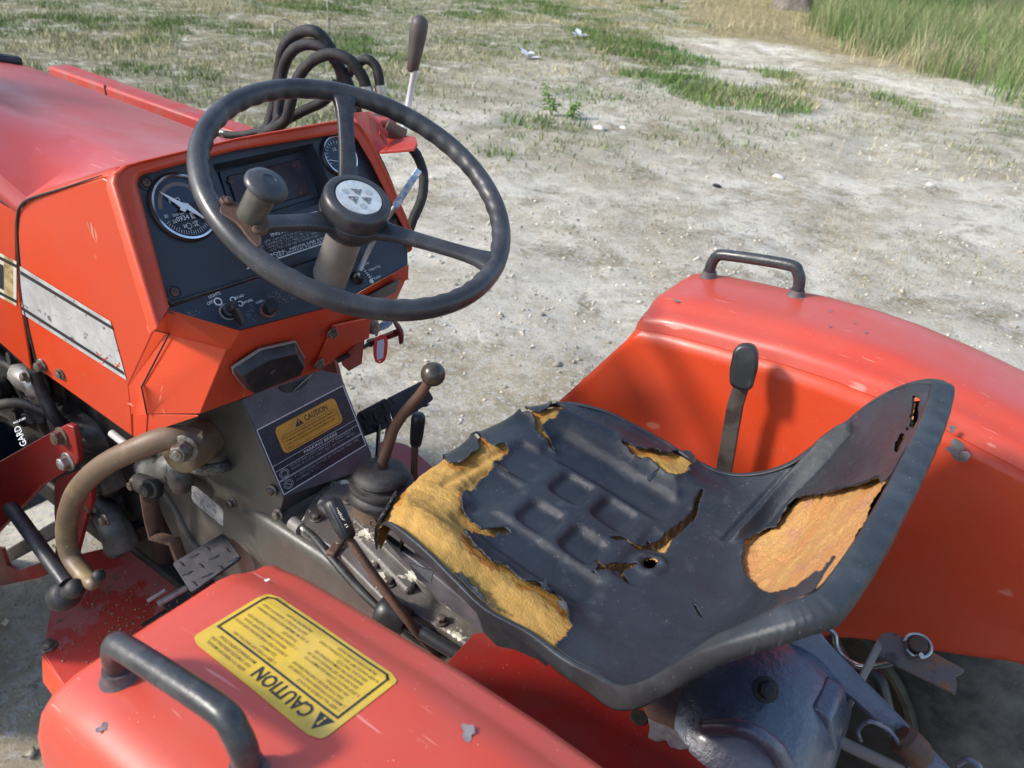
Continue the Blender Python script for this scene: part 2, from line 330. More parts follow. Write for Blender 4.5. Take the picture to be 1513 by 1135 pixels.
class Sheet:
    """flat print on a surface; o = top-left corner, u = right, v = down (world vectors over the full width and height)"""
    def __init__(s, o, u, v, n, parent, drape=None):
        s.o, s.u, s.v, s.n = Vector(o), Vector(u), Vector(v), Vector(n); s.parent = parent; s.drape = drape; s.b = {}
    def pt(s, a, b, h): return s.o + s.u * a + s.v * b + s.n * h
    def poly(s, key, pts, h=.0006): s.b.setdefault(key, B()).add([s.pt(a, b, h) for a, b in pts], [tuple(range(len(pts)))])
    def rect(s, key, a0, b0, a1, b1, h=.0006): s.poly(key, [(a0, b0), (a1, b0), (a1, b1), (a0, b1)], h)
    def line(s, key, pts, wd, h=.0009):
        if s.drape:
            pts = [(p[0] + (q[0] - p[0]) * k / 10, p[1] + (q[1] - p[1]) * k / 10) for p, q in zip(pts[:-1], pts[1:]) for k in range(10)] + [pts[-1]]
        for (a0, b0), (a1, b1) in zip(pts[:-1], pts[1:]):
            U = s.u.length; V = s.v.length; dx, dy = (a1 - a0) * U, (b1 - b0) * V; L = math.hypot(dx, dy) or 1; nx, ny = -dy / L * wd / 2, dx / L * wd / 2
            ex, ey = dx / L * wd / 2, dy / L * wd / 2
            s.poly(key, [(a0 + (nx - ex) / U, b0 + (ny - ey) / V), (a1 + (nx + ex) / U, b1 + (ny + ey) / V), (a1 + (-nx + ex) / U, b1 + (-ny + ey) / V), (a0 + (-nx - ex) / U, b0 + (-ny - ey) / V)], h)
    def text(s, key, t, a, b, hh, width=None, h=.0010, bold=0, stretch=1.0):
        """a,b = left and baseline; hh = cap height in v units; width in u units"""
        vs, fs = textmesh(t, bold or .006)
        if len(vs) == 0: return
        k = hh * s.v.length / .7; wd = vs[:, 0].max() * k
        kx = k * (width * s.u.length / wd if width else stretch)
        U = s.u.normalized(); V = -s.v.normalized(); o = s.pt(a, b, h)
        s.b.setdefault(key, B()).add([o + U * (x * kx) + V * (y * k) for x, y, _ in vs], fs)
    def build(s, mats, names):
        for k, b in s.b.items():
            if s.drape:
                b.v = [tuple(s.drape(Vector(v))) for v in b.v]
            link(names.get(k, 'lettering'), _raw(b), mats[k], s.parent, smooth=None)
def _raw(b):
    me = bpy.data.meshes.new('print'); me.from_pydata(b.v, [], b.f); me.update(); return me
def rrect(a0, b0, a1, b1, ru, rv, k=5):
    o = []
    for cx_, cy_, s0 in ((a1 - ru, b1 - rv, 0), (a0 + ru, b1 - rv, 90), (a0 + ru, b0 + rv, 180), (a1 - ru, b0 + rv, 270)):
        for j in range(k + 1):
            t = math.radians(s0 + 90 * j / k); o.append((cx_ + ru * math.cos(t), cy_ + rv * math.sin(t)))
    return o

# ================================================================= GROUND
LAWN = [(-400, -600), (1010, -600), (1000, 60), (930, 100), (860, 100), (780, 112), (700, 118), (650, 130), (610, 150), (560, 175), (480, 215), (300, 240), (0, 260), (-400, 300)]
GA = [(865, 45), (960, 60), (1040, 80), (1055, 100), (1000, 102), (940, 88), (880, 72)]
GB = [(905, 105), (960, 112), (1050, 120), (1120, 135), (1170, 145), (1222, 165), (1190, 178), (1120, 168), (1045, 162), (985, 140)]
GC = [(1090, 95), (1200, 108), (1310, 140), (1400, 165), (1380, 180), (1290, 160), (1180, 140)]
GD = [(715, 185), (760, 165), (830, 170), (890, 188), (870, 200), (800, 198), (740, 200)]
GE = [(690, 215), (740, 225), (740, 238), (700, 232)]
GF = [(1440, 170), (1560, 180), (1560, 225), (1480, 215)]
GH = [(560, 60), (860, 50), (1000, 100), (960, 150), (890, 165), (760, 150), (640, 160), (560, 190)]
GI = [(640, 200), (800, 190), (1000, 170), (1300, 170), (1513, 200), (1513, 260), (1250, 230), (1000, 250), (760, 250)]
STRAW = [(1010, -600), (1900, -600), (1900, 135), (1513, 120), (1440, 118), (1330, 105), (1200, 78), (1080, 60), (1000, 45)]
TALL = [(1195, -600), (1900, -600), (1900, 190), (1513, 152), (1450, 135), (1380, 122), (1300, 95), (1225, 60), (1200, 30)]
def veg(pts3):
    """0..1 amounts of green grass, dry straw and tall grass at ground points"""
    p, zc = project(pts3); ok = zc > .3
    x, y = pts3[:, 0], pts3[:, 1]
    wob = np.stack([fbm(x, y, 1.1, 4, 3) - .5, fbm(x, y, 1.1, 4, 8) - .5], 1)
    q = p + wob * np.array([120, 34])
    def soft(poly, wd):
        d = polydist(q, poly); return np.clip(.5 + np.where(inside(q, poly), d, -d) / wd, 0, 1)
    g = np.maximum.reduce([.95 * soft(LAWN, 70), .55 * soft(GH, 40), .35 * soft(GI, 50), soft(GA, 8), soft(GB, 10), .75 * soft(GC, 16), .8 * soft(GD, 14), .6 * soft(GE, 8), .8 * soft(GF, 12)])
    st = soft(STRAW, 20); tl = soft(TALL, 14)
    return g * ok, st * ok, tl * ok
def grid(x0, x1, y0, y1, nx, ny, hz):
    X, Y = np.meshgrid(np.linspace(x0, x1, nx), np.linspace(y0, y1, ny)); X = X.ravel(); Y = Y.ravel(); Z = hz(X, Y)
    i = np.arange((ny - 1) * nx).reshape(ny - 1, nx)[:, :-1].ravel()
    F = np.stack([i, i + 1, i + nx + 1, i + nx], 1)
    return np.stack([X, Y, Z], 1), F
def npmesh(name, V, F):
    me = bpy.data.meshes.new(name); me.vertices.add(len(V)); me.vertices.foreach_set('co', V.astype(np.float32).ravel())
    k = F.shape[1]; me.loops.add(F.size); me.loops.foreach_set('vertex_index', F.ravel().astype(np.int32))
    me.polygons.add(len(F)); me.polygons.foreach_set('loop_start', np.arange(0, F.size, k, dtype=np.int32)); me.update(calc_edges=True); return me
def hz(x, y):
    z = (fbm(x, y, .35, 3, 2) - .5) * .10 + (fbm(x, y, 2.2, 4, 5) - .5) * .05
    # wheel ruts that cross the yard
    r = (x * .60 + y * -.8) ; z = z + (fbm(x, y, 7, 3, 15) - .5) * .030; z -= .025 * np.exp(-((np.mod(x * .9 + y * .35 + .4 * np.sin(y * .6), 2.6) - 1.3) / .16) ** 2) * (fbm(x, y, .8, 2, 9) > .42)
    return z - .01
def setcol(me, name, c):
    a = me.attributes.new(name, 'FLOAT_COLOR', 'POINT'); a.data.foreach_set('color', np.concatenate([c, np.ones((len(c), 1))], 1).astype(np.float32).ravel())
gm = bpy.data.materials.new('crushed_limestone_ground'); gm.use_nodes = True
def ground_mat():
    t = gm.node_tree; N = t.nodes; L = t.links; b = N['Principled BSDF']; b.inputs['Roughness'].default_value = .95; b.inputs['Specular IOR Level'].default_value = .15
    tc = N.new('ShaderNodeTexCoord').outputs['Object']
    def nz(s, d=6, r=.6):
        n = N.new('ShaderNodeTexNoise'); n.inputs['Scale'].default_value = s; n.inputs['Detail'].default_value = d; n.inputs['Roughness'].default_value = r; L.new(tc, n.inputs[0]); return n.outputs[0]
    def mr(f, a, c):
        r = N.new('ShaderNodeMapRange'); r.inputs[1].default_value = a; r.inputs[2].default_value = c; L.new(f, r.inputs[0]); return r.outputs[0]
    def mix(f, a, c):
        x = N.new('ShaderNodeMix'); x.data_type = 'RGBA'; L.new(f, x.inputs[0])
        for s_, v in ((6, a), (7, c)):
            if isinstance(v, tuple): x.inputs[s_].default_value = (*v, 1)
            else: L.new(v, x.inputs[s_])
        return x.outputs[2]
    c = mix(mr(nz(1.1, 11, .80), .43, .57), (.60, .51, .365), (.95, .885, .73))
    c = mix(mr(nz(.45, 11, .84), .53, .60), c, (.43, .345, .22))
    c = mix(mr(nz(2.3, 9, .74), .52, .64), c, (.36, .30, .19))
    c = mix(mr(nz(9, 9, .82), .56, .63), c, (.42, .38, .29))
    c = mix(mr(nz(45, 6, .7), .53, .60), c, (.78, .76, .70))
    c = mix(mr(nz(80, 5, .75), .57, .64), c, (.42, .38, .31))
    at = N.new('ShaderNodeAttribute'); at.attribute_name = 'veg'; sp = N.new('ShaderNodeSeparateColor'); L.new(at.outputs['Color'], sp.inputs[0])
    soil = mix(mr(nz(5, 8, .72), .4, .6), (.33, .30, .21), (.15, .165, .075)); soil = mix(mr(nz(38, 5), .5, .62), soil, (.36, .32, .22))
    f = N.new('ShaderNodeMath'); f.operation = 'MULTIPLY'; L.new(sp.outputs[0], f.inputs[0]); L.new(mr(nz(4, 6, .7), .32, .52), f.inputs[1])
    c = mix(f.outputs[0], c, soil)
    straw = mix(mr(nz(9, 7), .4, .6), (.46, .37, .20), (.30, .25, .14)); c = mix(sp.outputs[1], c, straw)
    L.new(c, b.inputs['Base Color'])
    bp = N.new('ShaderNodeBump'); bp.inputs['Distance'].default_value = .035; bp.inputs['Strength'].default_value = 1; L.new(nz(22, 9, .8), bp.inputs['Height'])
    bp2 = N.new('ShaderNodeBump'); bp2.inputs['Distance'].default_value = .012; bp2.inputs['Strength'].default_value = .9; L.new(nz(120, 5, .7), bp2.inputs['Height']); L.new(bp.outputs[0], bp2.inputs['Normal']); L.new(bp2.outputs[0], b.inputs['Normal'])
ground_mat()
GX0, GX1, GY0, GY1 = -12, 24, -34, 6
V, F = grid(GX0, GX1, GY0, GY1, 560, 620, hz)
me = npmesh('ground', V, F); g_, s_, t_ = veg(np.column_stack([V[:, 0], V[:, 1], V[:, 2] * 0]))
setcol(me, 'veg', np.column_stack([g_, s_, t_])); o = link('ground', me, gm, smooth=180); o['kind'] = 'structure'
far = B().add([(-400, -400, -.16), (400, -400, -.16), (400, 400, -.16), (-400, 400, -.16)], [(0, 1, 2, 3)])
me = _raw(far); setcol(me, 'veg', np.array([[1, .6, 0]] * 4)); o = link('far_field', me, gm, smooth=None); o['kind'] = 'structure'

# ---- loose stones
def stones(n, area, smin, smax, name, cols, dens=None, seed=1, power=2.2):
    r = np.random.default_rng(seed); x = r.uniform(area[0], area[1], n); y = r.uniform(area[2], area[3], n)
    if dens is not None: k = r.random(n) < dens(x, y); x, y = x[k], y[k]
    n = len(x); s = smin + (smax - smin) * r.random(n) ** power
    base = np.array([[1, 0, 0], [-1, 0, 0], [0, 1, 0], [0, -1, 0], [0, 0, 1], [0, 0, -1], ], float)
    tri = np.array([[0, 2, 4], [2, 1, 4], [1, 3, 4], [3, 0, 4], [2, 0, 5], [1, 2, 5], [3, 1, 5], [0, 3, 5]])
    a = r.uniform(0, 6.28, n); V = base[None] * (1 + r.uniform(-.35, .35, (n, 6, 1))) + r.uniform(-.22, .22, (n, 6, 3))
    V = V * s[:, None, None] * np.stack([r.uniform(.8, 1.4, n), r.uniform(.6, 1, n), r.uniform(.35, .7, n)], 1)[:, None]
    ca, sa = np.cos(a)[:, None], np.sin(a)[:, None]; vx = V[..., 0] * ca - V[..., 1] * sa; vy = V[..., 0] * sa + V[..., 1] * ca
    z = hz(x, y) + s * .15
    V = np.stack([vx + x[:, None], vy + y[:, None], V[..., 2] + z[:, None]], -1).reshape(-1, 3)
    F = (tri[None] + (np.arange(n) * 6)[:, None, None]).reshape(-1, 3)
    me = npmesh(name, V, F); c = np.array(cols)[r.integers(0, len(cols), n)] * r.uniform(.8, 1.15, (n, 1)); setcol(me, 'tint', np.repeat(c, 6, 0))
    return link(name, me, TINT, smooth=180)
TINT = bpy.data.materials.new('tinted_matter'); TINT.use_nodes = True
_a = TINT.node_tree.nodes.new('ShaderNodeAttribute'); _a.attribute_name = 'tint'; TINT.node_tree.links.new(_a.outputs['Color'], TINT.node_tree.nodes['Principled BSDF'].inputs['Base Color'])
TINT.node_tree.nodes['Principled BSDF'].inputs['Roughness'].default_value = .85; TINT.node_tree.nodes['Principled BSDF'].inputs['Specular IOR Level'].default_value = .2
SC = [(.56, .51, .43), (.62, .57, .48), (.44, .39, .31), (.54, .48, .39), (.34, .30, .24)]
def inview(x, y, m=60):
    p, zc = project(np.column_stack([x, y, x * 0])); return (zc > .3) & (p[:, 0] > -m) & (p[:, 0] < 1513 + m) & (p[:, 1] > -m - 60) & (p[:, 1] < 1135 + m)
def sd(x, y):
    p, zc = project(np.column_stack([x, y, x * 0])); g, s, t = veg(np.column_stack([x, y, x * 0]))
    return np.where(inview(x, y), 1, .03) * (1 - .8 * g) * (1 - .9 * s) * np.clip(fbm(x, y, .9, 3, 12) * 2.4 - .6, .08, 1)
stones(34000, (-4, 6, -7.5, 1.6), .003, .014, 'gravel', SC, sd, 1)['kind'] = 'stuff'
stones(12000, (-9, 16, -17, -3), .006, .022, 'gravel', SC, sd, 2, 3)['kind'] = 'stuff'
stones(260, (-6, 12, -15, 1), .015, .035, 'gravel', SC, sd, 3, 2)['kind'] = 'stuff'

# ---- grass
def blades(n, area, dens, hmin, hmax, wd, cols, name, seed, lean=.5, segs=3, litter=0):
    r = np.random.default_rng(seed); x = r.uniform(area[0], area[1], n); y = r.uniform(area[2], area[3], n)
    d = dens(x, y); k = r.random(n) < d; x, y, d = x[k], y[k], d[k]; n = len(x)
    if hmax > .5: hmin, hmax = hmin * (.5 + fbm(x, y, .8, 2, 3)), hmax * (.45 + .9 * fbm(x, y, .8, 2, 3))
    h = (hmin + (hmax - hmin) * r.random(n) ** 1.3) * (.6 + .4 * np.minimum(1, d)); a = r.uniform(0, 6.28, n); ln = r.uniform(.1, lean, n) * h
    if litter: k2 = r.random(n) < litter; ln = np.where(k2, h * 1.0, ln); h = np.where(k2, h * .12, h)
    z = hz(x, y) - .01; V = []; fa = r.uniform(0, 6.28, n); wx, wy = np.cos(fa), np.sin(fa)
    ww = wd * r.uniform(.6, 1.3, n)
    for j in range(segs):
        t = j / segs; px_ = x + np.cos(a) * ln * t ** 1.7; py_ = y + np.sin(a) * ln * t ** 1.7; pz = z + h * (t - .18 * t * t * (ln / np.maximum(h, 1e-3) > .5))
        q = ww * (1 - t * .75)
        V += [np.stack([px_ - wx * q, py_ - wy * q, pz], 1), np.stack([px_ + wx * q, py_ + wy * q, pz], 1)]
    V.append(np.stack([x + np.cos(a) * ln, y + np.sin(a) * ln, z + h * .9], 1))
    nv = len(V); VV = np.stack(V, 1).reshape(-1, 3); tr = []
    for j in range(segs - 1): b_ = 2 * j; tr += [[b_, b_ + 1, b_ + 3], [b_, b_ + 3, b_ + 2]]
    b_ = 2 * (segs - 1); tr.append([b_, b_ + 1, b_ + 2])
    F = (np.array(tr)[None] + (np.arange(n) * nv)[:, None, None]).reshape(-1, 3)
    me = npmesh(name, VV, F); C = np.array(cols, float)
    ci = np.clip((fbm(x, y, .7, 3, seed) * 1.7 - .35) * len(C) + r.normal(0, .9, n), 0, len(C) - 1).astype(int)
    c = C[ci] * r.uniform(.7, 1.3, (n, 1)); setcol(me, 'tint', np.repeat(c, nv, 0))
    o = link(name, me, TINT, smooth=180); o['kind'] = 'stuff'; return o
GREEN = [(.10, .17, .04), (.13, .20, .06), (.19, .23, .09), (.30, .29, .15), (.46, .40, .24), (.50, .44, .28)]
LUSH = [(.07, .15, .03), (.09, .18, .04), (.13, .21, .06), (.18, .23, .08)]
STRW = [(.46, .40, .24), (.42, .34, .18), (.34, .30, .16), (.20, .22, .08), (.55, .48, .30)]
def dG(x, y):
    g, s, t = veg(np.column_stack([x, y, x * 0])); c = np.clip(fbm(x, y, 2.2, 5, 21) * 4.4 - 1.6, 0, 1) * np.clip(fbm(x, y, .55, 3, 33) * 3.4 - .8, .2, 1); return g * (.10 + .9 * c) * inview(x, y, 30) * (1 - t)
def dL(x, y):
    p, zc = project(np.column_stack([x, y, x * 0])); wob = (fbm(x, y, 1.3, 3, 4) - .5) * 36; q = p + wob[:, None] * np.array([2, .5])
    return (inside(q, GA) | inside(q, GB) | (inside(q, GC) & (fbm(x, y, 2, 2, 7) > .5))) * .95 + inside(q, GD) * .5 * (fbm(x, y, 3, 2, 7) > .45)
def dS(x, y):
    g, s, t = veg(np.column_stack([x, y, x * 0])); return np.clip(s + .25 * g, 0, 1) * inview(x, y, 30) * (.35 + .65 * (fbm(x, y, 1.5, 3, 2) > .45))
def dT(x, y):
    g, s, t = veg(np.column_stack([x, y, x * 0])); return np.clip(t * (.35 + 1.3 * fbm(x, y, 1.1, 4, 17)) - .25 * (t < .9), 0, 1) * inview(x, y, 80)
def dSparse(x, y):
    g, s, t = veg(np.column_stack([x, y, x * 0])); return (1 - g) * (1 - s) * inview(x, y, 10) * np.clip((fbm(x, y, 1.6, 4, 40) - .50) * 5, 0, 1) * .9
blades(1100000, (-2, 20, -24, -1), dG, .03, .12, .0060, GREEN, 'grass', 5, .8, 2, .3)
blades(60000, (0, 9, -14, -5), dL, .05, .15, .006, LUSH, 'lush_grass', 6, .7, 3)
blades(110000, (-9, 16, -34, -8), dS, .06, .28, .005, STRW, 'dry_straw', 7, 1.2, 3, .55)
blades(190000, (-12, 10, -34, -9), dT, .30, .95, .005, [(.11, .19, .05), (.15, .22, .08), (.21, .25, .11), (.36, .33, .19), (.44, .39, .26)], 'tall_grass', 8, .6, 4)
blades(520000, (-6, 10, -14, .5), dSparse, .012, .05, .0035, [(.13, .18, .06), (.22, .24, .11), (.36, .32, .20), (.44, .39, .27), (.34, .30, .2)], 'sparse_grass', 9, .9, 2, .4)

# ---- woods round the yard, beyond the frame on most sides: they show in the paint
def woods():
    r = np.random.default_rng(31); n = 30000; k = r.integers(0, 46, n); ang = r.uniform(-2.6, 1.3, 46)[k]; rad = r.uniform(44, 62, 46)[k]
    cr = r.uniform(2.6, 4.6, 46)[k]; hh = r.uniform(5, 9, 46)[k]; d = r.normal(size=(n, 3)); d /= np.linalg.norm(d, axis=1, keepdims=True); q = r.random(n) ** .4
    c = np.stack([rad * np.cos(ang), rad * np.sin(ang), hh * .55], 1) + d * q[:, None] * np.stack([cr, cr, hh * .55], 1)
    a = r.normal(size=(n, 3)) * .34; b = r.normal(size=(n, 3)) * .34; V = np.stack([c - a, c + b, c + a, c - b], 1).reshape(-1, 3)
    me = npmesh('woods', V, np.arange(4 * n).reshape(n, 4)); setcol(me, 'tint', np.repeat(np.array([[.05, .075, .025]]) * r.uniform(.6, 1.5, (n, 1)), 4, 0)); link('woods', me, TINT, smooth=None)['kind'] = 'stuff'
woods()
# ---- leafy weed, litter, stump, twigs, post
def weed(px, py, h, n, label, seed):
    r = random.Random(seed); b = P(px, py, z=0); b.z = float(hz(np.array([b.x]), np.array([b.y]))[0])
    e = bpy.data.objects.new('weed', None); COL.objects.link(e); e.location = b
    thing(e, label, 'weed'); st = B(); lf = B()
    for k in range(n):
        a = r.uniform(0, 6.28); L = h * r.uniform(.6, 1); tip = Vector((math.cos(a) * L * .35, math.sin(a) * L * .35, L)); st.tube([(0, 0, -.01), tip * .5 + Vector((0, 0, .02)), tip], [.005, .004, .002], 5, 3)
        for j in range(9):
            t = .2 + .8 * j / 8; c = tip * t; aa = r.uniform(0, 6.28); d = Vector((math.cos(aa), math.sin(aa), r.uniform(-.2, .5))).normalized(); l = .09 * (1.2 - t * .6); s = d.cross(Vector((0, 0, 1))).normalized() * l * .2
            lf.add([c, c + d * l * .5 + s, c + d * l - Vector((0, 0, l * .25)), c + d * l * .5 - s], [(0, 1, 2, 3)])
    st.build('stem', LEAF, e); lf.build('foliage', LEAF, e, smooth=None)
LEAF = M('weed_leaf', (.13, .24, .04), .6, col2=(.18, .30, .07), sc=20, rvar=0)
weed(815, 172, .30, 6, 'tallest bright green leafy weed on the pale dirt behind the wheel', 1)
weed(845, 178, .20, 5, 'low leafy weed just right of the tallest weed on the dirt', 2)
LIT = M('white_litter', (.75, .76, .80), .6, rvar=0)
def litter(px, py, s, label, seed):
    r = random.Random(seed); c = P(px, py, z=.02); b = B()
    for k in range(7):
        a = r.uniform(0, 6.28); d = Vector((math.cos(a), math.sin(a), r.uniform(.0, .8))) * s; q = Vector((-d.y, d.x, .02)) * .35; b.add([c, c + d * .6 + q, c + d, c + d * .6 - q + Vector((0, 0, .015))], [(0, 1, 2), (0, 2, 3)])
    thing(b.build('litter', LIT, smooth=None), label, 'litter')
litter(783, 85, .15, 'crumpled white scrap of litter on the grass, nearer of the two', 3)
litter(858, 54, .16, 'flat white scrap of litter in the dry grass, farther one', 4)
def stump():
    c = P(1172, 12, z=0); e = bpy.data.objects.new('tree_trunk', None); COL.objects.link(e); e.location = c
    thing(e, 'grey barked tree trunk rising from the grass at the top edge', 'tree')
    bark = M('bark', (.16, .13, .11), .9, col2=(.24, .21, .19), sc=9, bump2=1, bsc2=14, rvar=0)
    b = B(); vs = []; seg = 22; prof = [(.62, -.1), (.50, .12), (.42, .4), (.38, 1), (.36, 2.2), (.33, 3.4)]
    fs = []
    for r0, h in prof:
        for i in range(seg):
            a = 6.283 * i / seg; rr = r0 * (1 + .10 * math.sin(a * 5 + 1) * (1.3 if h < .3 else .6) + R_.uniform(-.03, .03)); vs.append((rr * math.cos(a), rr * math.sin(a), h))
    for j in range(len(prof) - 1):
        for i in range(seg): k = (i + 1) % seg; fs.append((j * seg + i, j * seg + k, (j + 1) * seg + k, (j + 1) * seg + i))
    b.add(vs, fs); b.build('trunk', bark, e, smooth=180)
    cr = B(); r = random.Random(5)
    for k in range(5):
        a = 1.25 * k; b2 = B().tube([(0, 0, 3.2), (math.cos(a) * .8, math.sin(a) * .8, 4.3), (math.cos(a) * 1.8, math.sin(a) * 1.8, 5.2)], [.16, .1, .04], 8, 3); b2.build('limb', bark, e)
    for k in range(2600):
        a = r.uniform(0, 6.28); rad = 2.6 * math.sqrt(r.random()); z = 4 + r.random() * 3 * (1 - rad / 4); q = Vector((rad * math.cos(a), rad * math.sin(a), z)); d = Vector((r.gauss(0, 1), r.gauss(0, 1), r.gauss(0, 1))).normalized() * .12; s = d.orthogonal() * .5
        cr.add([q, q + d + s, q + d * 2, q + d - s], [(0, 1, 2, 3)])
    cr.build('crown', LEAF, e, smooth=None)
stump()
pb = P(977, 4, z=0); thing(B().lathe(pb, (0.02, 0, 1), [(.045, -.1), (.045, 1.3), (.03, 1.32)], 10).build('post', M('post_rust', (.10, .04, .035), .8)), 'thin dark red post standing in the grass at the top edge', 'post')
TWIG = M('dry_twig', (.40, .36, .30), .8)
def twig(pts, label, r0=.012):
    b = B(); q = [P(x, y, z=zz) for x, y, zz in pts]; b.tube(q, [r0] * (len(q) - 1) + [r0 * .4], 6, 3)
    for i in range(1, len(q)): 
        d = Vector((R_.uniform(-.3, .3), R_.uniform(-.3, .3), R_.uniform(0, .15))); b.tube([q[i], q[i] + d * .6, q[i] + d], [r0 * .6, r0 * .5, r0 * .2], 5, 2)
    thing(b.build('dry_branch', TWIG), label, 'branch')
twig([(404, 52, .03), (404, 36, .10), (418, 28, .2), (440, 40, .05)], 'crooked pale dry branch on the grass left of the hoses')
twig([(452, 32, .02), (468, 44, .05), (490, 60, .02)], 'straight dry branch on the grass just above the hoses')
twig([(483, 0, .02), (484, 20, .02), (482, 48, .02)], 'thin dry branch lying above the black hoses at the top', .008)
SCREE = M('white_rock', (.62, .60, .55), .9, bump=.5, bsc=40, col2=(.5, .47, .4), sc=14)
for i, (x, y, s, lab) in enumerate([(1040, 962 * 0 + 270, .0, None)]): pass
def rock(px, py, s, label, mat=None):
    c = P(px, py, z=0); c.z = float(hz(np.array([c.x]), np.array([c.y]))[0]) + s * .25; r = random.Random(int(px)); bm = bmesh.new(); bmesh.ops.create_icosphere(bm, subdivisions=2, radius=s)
    for v in bm.verts: v.co = Vector((v.co.x * 1.3, v.co.y, v.co.z * .6)) * (1 + .35 * (mnoise.noise(v.co * (1.6 / s) + Vector((px, 0, 0))))); v.co += c
    me = bpy.data.meshes.new('rock'); bm.to_mesh(me); bm.free(); thing(link('rock', me, mat or SCREE, smooth=40), label, 'rock')
rock(886, 192, .045, 'pale rock on the dirt below the leafy weeds')
rock(922, 190, .03, 'whitish rock lying alone right of the leafy weeds')
rock(1375, 275, .03, 'white rock on the dirt at the right, above the far fender')
rock(1150, 262, .035, 'buff rock on the bare dirt above the far fender handle')
rock(1060, 272, .025, 'small black stone on the pale dirt right of the steering wheel', DARK)

# ================================================================= TRACTOR
T = bpy.data.objects.new('tractor', None); COL.objects.link(T)
thing(T, 'old orange red compact tractor with torn black seat and front loader parked on pale dirt', 'tractor')

# ---------------- fenders
FX = np.array([-.95, -.80, -.724, -.636, -.556, -.50, -.43, -.38, -.335, -.28, -.228])
FZ = np.array([.935, .975, .992, 1.009, 1.020, 1.023, 1.022, 1.017, 1.014, 1.009, 1.001])
def fz(x): return float(np.interp(x, FX, FZ))
CROSS = [(.318, -.006), (.3205, .000), (.322, .010), (.326, .018), (.334, .0225), (.342, .0235), (.352, .0285), (.362, .0345), (.374, .0375), (.40, .0375), (.45, .0378), (.488, .0365), (.504, .032), (.514, .022), (.520, .006), (.523, -.03), (.526, -.09)]
def cap(sgn):
    vs = []; fs = []; xs = [-.95 + .706 * i / 44 for i in range(45)]; nC = len(CROSS)
    # front edge rolls over and down
    front = [(0, 0), (.010, -.001), (.017, -.005), (.020, -.012), (.0225, -.024), (.028, -.06)]
    for x in xs[:-1]:
        for y, dz in CROSS: vs.append((x, sgn * y, fz(x) + dz))
    for dx, dzf in front:
        for y, dz in CROSS:
            sl = 0 if y > .33 else 0
            vs.append((-.244 + dx, sgn * y, fz(-.228) + dz + dzf))
    n = len(xs) - 1 + len(front)
    for j in range(n - 1):
        for i in range(nC - 1): a = j * nC + i; fs.append((a, a + 1, a + nC + 1, a + nC))
    return B().add(vs, fs)
def topz(x, y): return fz(x) + float(np.interp(abs(y), [c[0] for c in CROSS], [c[1] for c in CROSS]))
def panel_poly(sgn):
    """inner wall as a grid with a shallow dish"""
    edge = [(-.226, .995), (-.104, .818), (-.04, .66), (.02, .50), (.06, .44)]
    bot = [(-.95, .72), (-.86, .745), (-.78, .734), (-.74, .715), (-.68, .69), (-.597, .655), (-.52, .60), (-.45, .52), (-.40, .44), (.06, .44)]
    nx, nz_ = 60, 26; vs = []; fs = []
    for i in range(nx):
        for j in range(nz_):
            t = j / (nz_ - 1); s = i / (nx - 1)
            x0 = -.95; zt = None
            # right boundary (front edge) depends on height: param by interpolating between top curve and bottom curve
            xt = x0 + (-.226 - x0) * s; ztop = fz(xt) - .001
            xb = x0 + (.06 - x0) * s; zb = float(np.interp(xb, [b[0] for b in bot], [b[1] for b in bot]))
            x = xt * (1 - t) + xb * t; z = ztop * (1 - t) + zb * t
            if s > .999 or True:
                ex = float(np.interp(z, [e[1] for e in reversed(edge)], [e[0] for e in reversed(edge)]))
                x = x0 + (ex - x0) * s if z > .44 else x
            y = .320 - .012 * math.sin(math.pi * min(1, t * 1.3)) * (1 - math.exp(-(1 - s) * 9)) + .010 * max(0, t - .5)
            vs.append((x, sgn * y, z))
    for i in range(nx - 1):
        for j in range(nz_ - 1): a = i * nz_ + j; fs.append((a, a + 1, a + nz_ + 1, a + nz_))
    return B().add(vs, fs)
def fender(sgn, lab):
    f = cap(sgn).build('fender', REDTOP if sgn > 0 else REDTOP, T, smooth=50, solid=.003)
    f['label'] = lab
    panel_poly(sgn).build('fender_inner_panel', RED, f, smooth=50, solid=.003)
    return f
FL = fender(1, 'near rear fender with the yellow caution sticker'); FR = fender(-1, 'far rear fender with bare faded top')
# seam bead of the far fender
seam = B().tube([(x, -.3190, fz(x) - .007) for x in np.linspace(-.95, -.228, 30)], .0011, 6, 1); seam.build('seam', DARK, FR)
# handles
def handle(sgn, xs, yy):
    x0, x1 = xs; q = [(x0 + .002, yy[0], topz(x0, yy[0]) - .01), (x0 + .002, yy[0], topz(x0, yy[0]) + .018), (x0 - .004, yy[0], topz(x0, yy[0]) + .034), (x0 - .020, yy[0], topz(x0, yy[0]) + .041),
         (x1 + .020, yy[1], topz(x1, yy[1]) + .041), (x1 + .004, yy[1], topz(x1, yy[1]) + .034), (x1 - .002, yy[1], topz(x1, yy[1]) + .018), (x1 - .002, yy[1], topz(x1, yy[1]) - .01)]
    o = B().tube(q, .0084, 16, 6).build('grab_handle', BLKM, T, smooth=60)
    for k in (0, 7):
        B().lathe(Vector(q[k]) + Vector((0, 0, .0095)), (0, 0, 1), [(.0135, 0), (.0128, .0015), (.0112, .004), (.0102, .010)], 18).build('handle_foot', FOOTM, o)
FOOTM = M('plum_weld_foot', (.07, .058, .062), .6, col2=(.12, .10, .10), sc=60, bump=.5, bsc=200)
BLKM = M('worn_black_enamel', (.030, .032, .036), .38, col2=(.07, .07, .072), sc=45, th=(.5, .7), bump=.3, bsc=150, specks=.1, speck_col=(.3, .2, .15))
handle(-1, (-.262, -.392), (-.474, -.470)); handle(1, (-.264, -.388), (.474, .470))
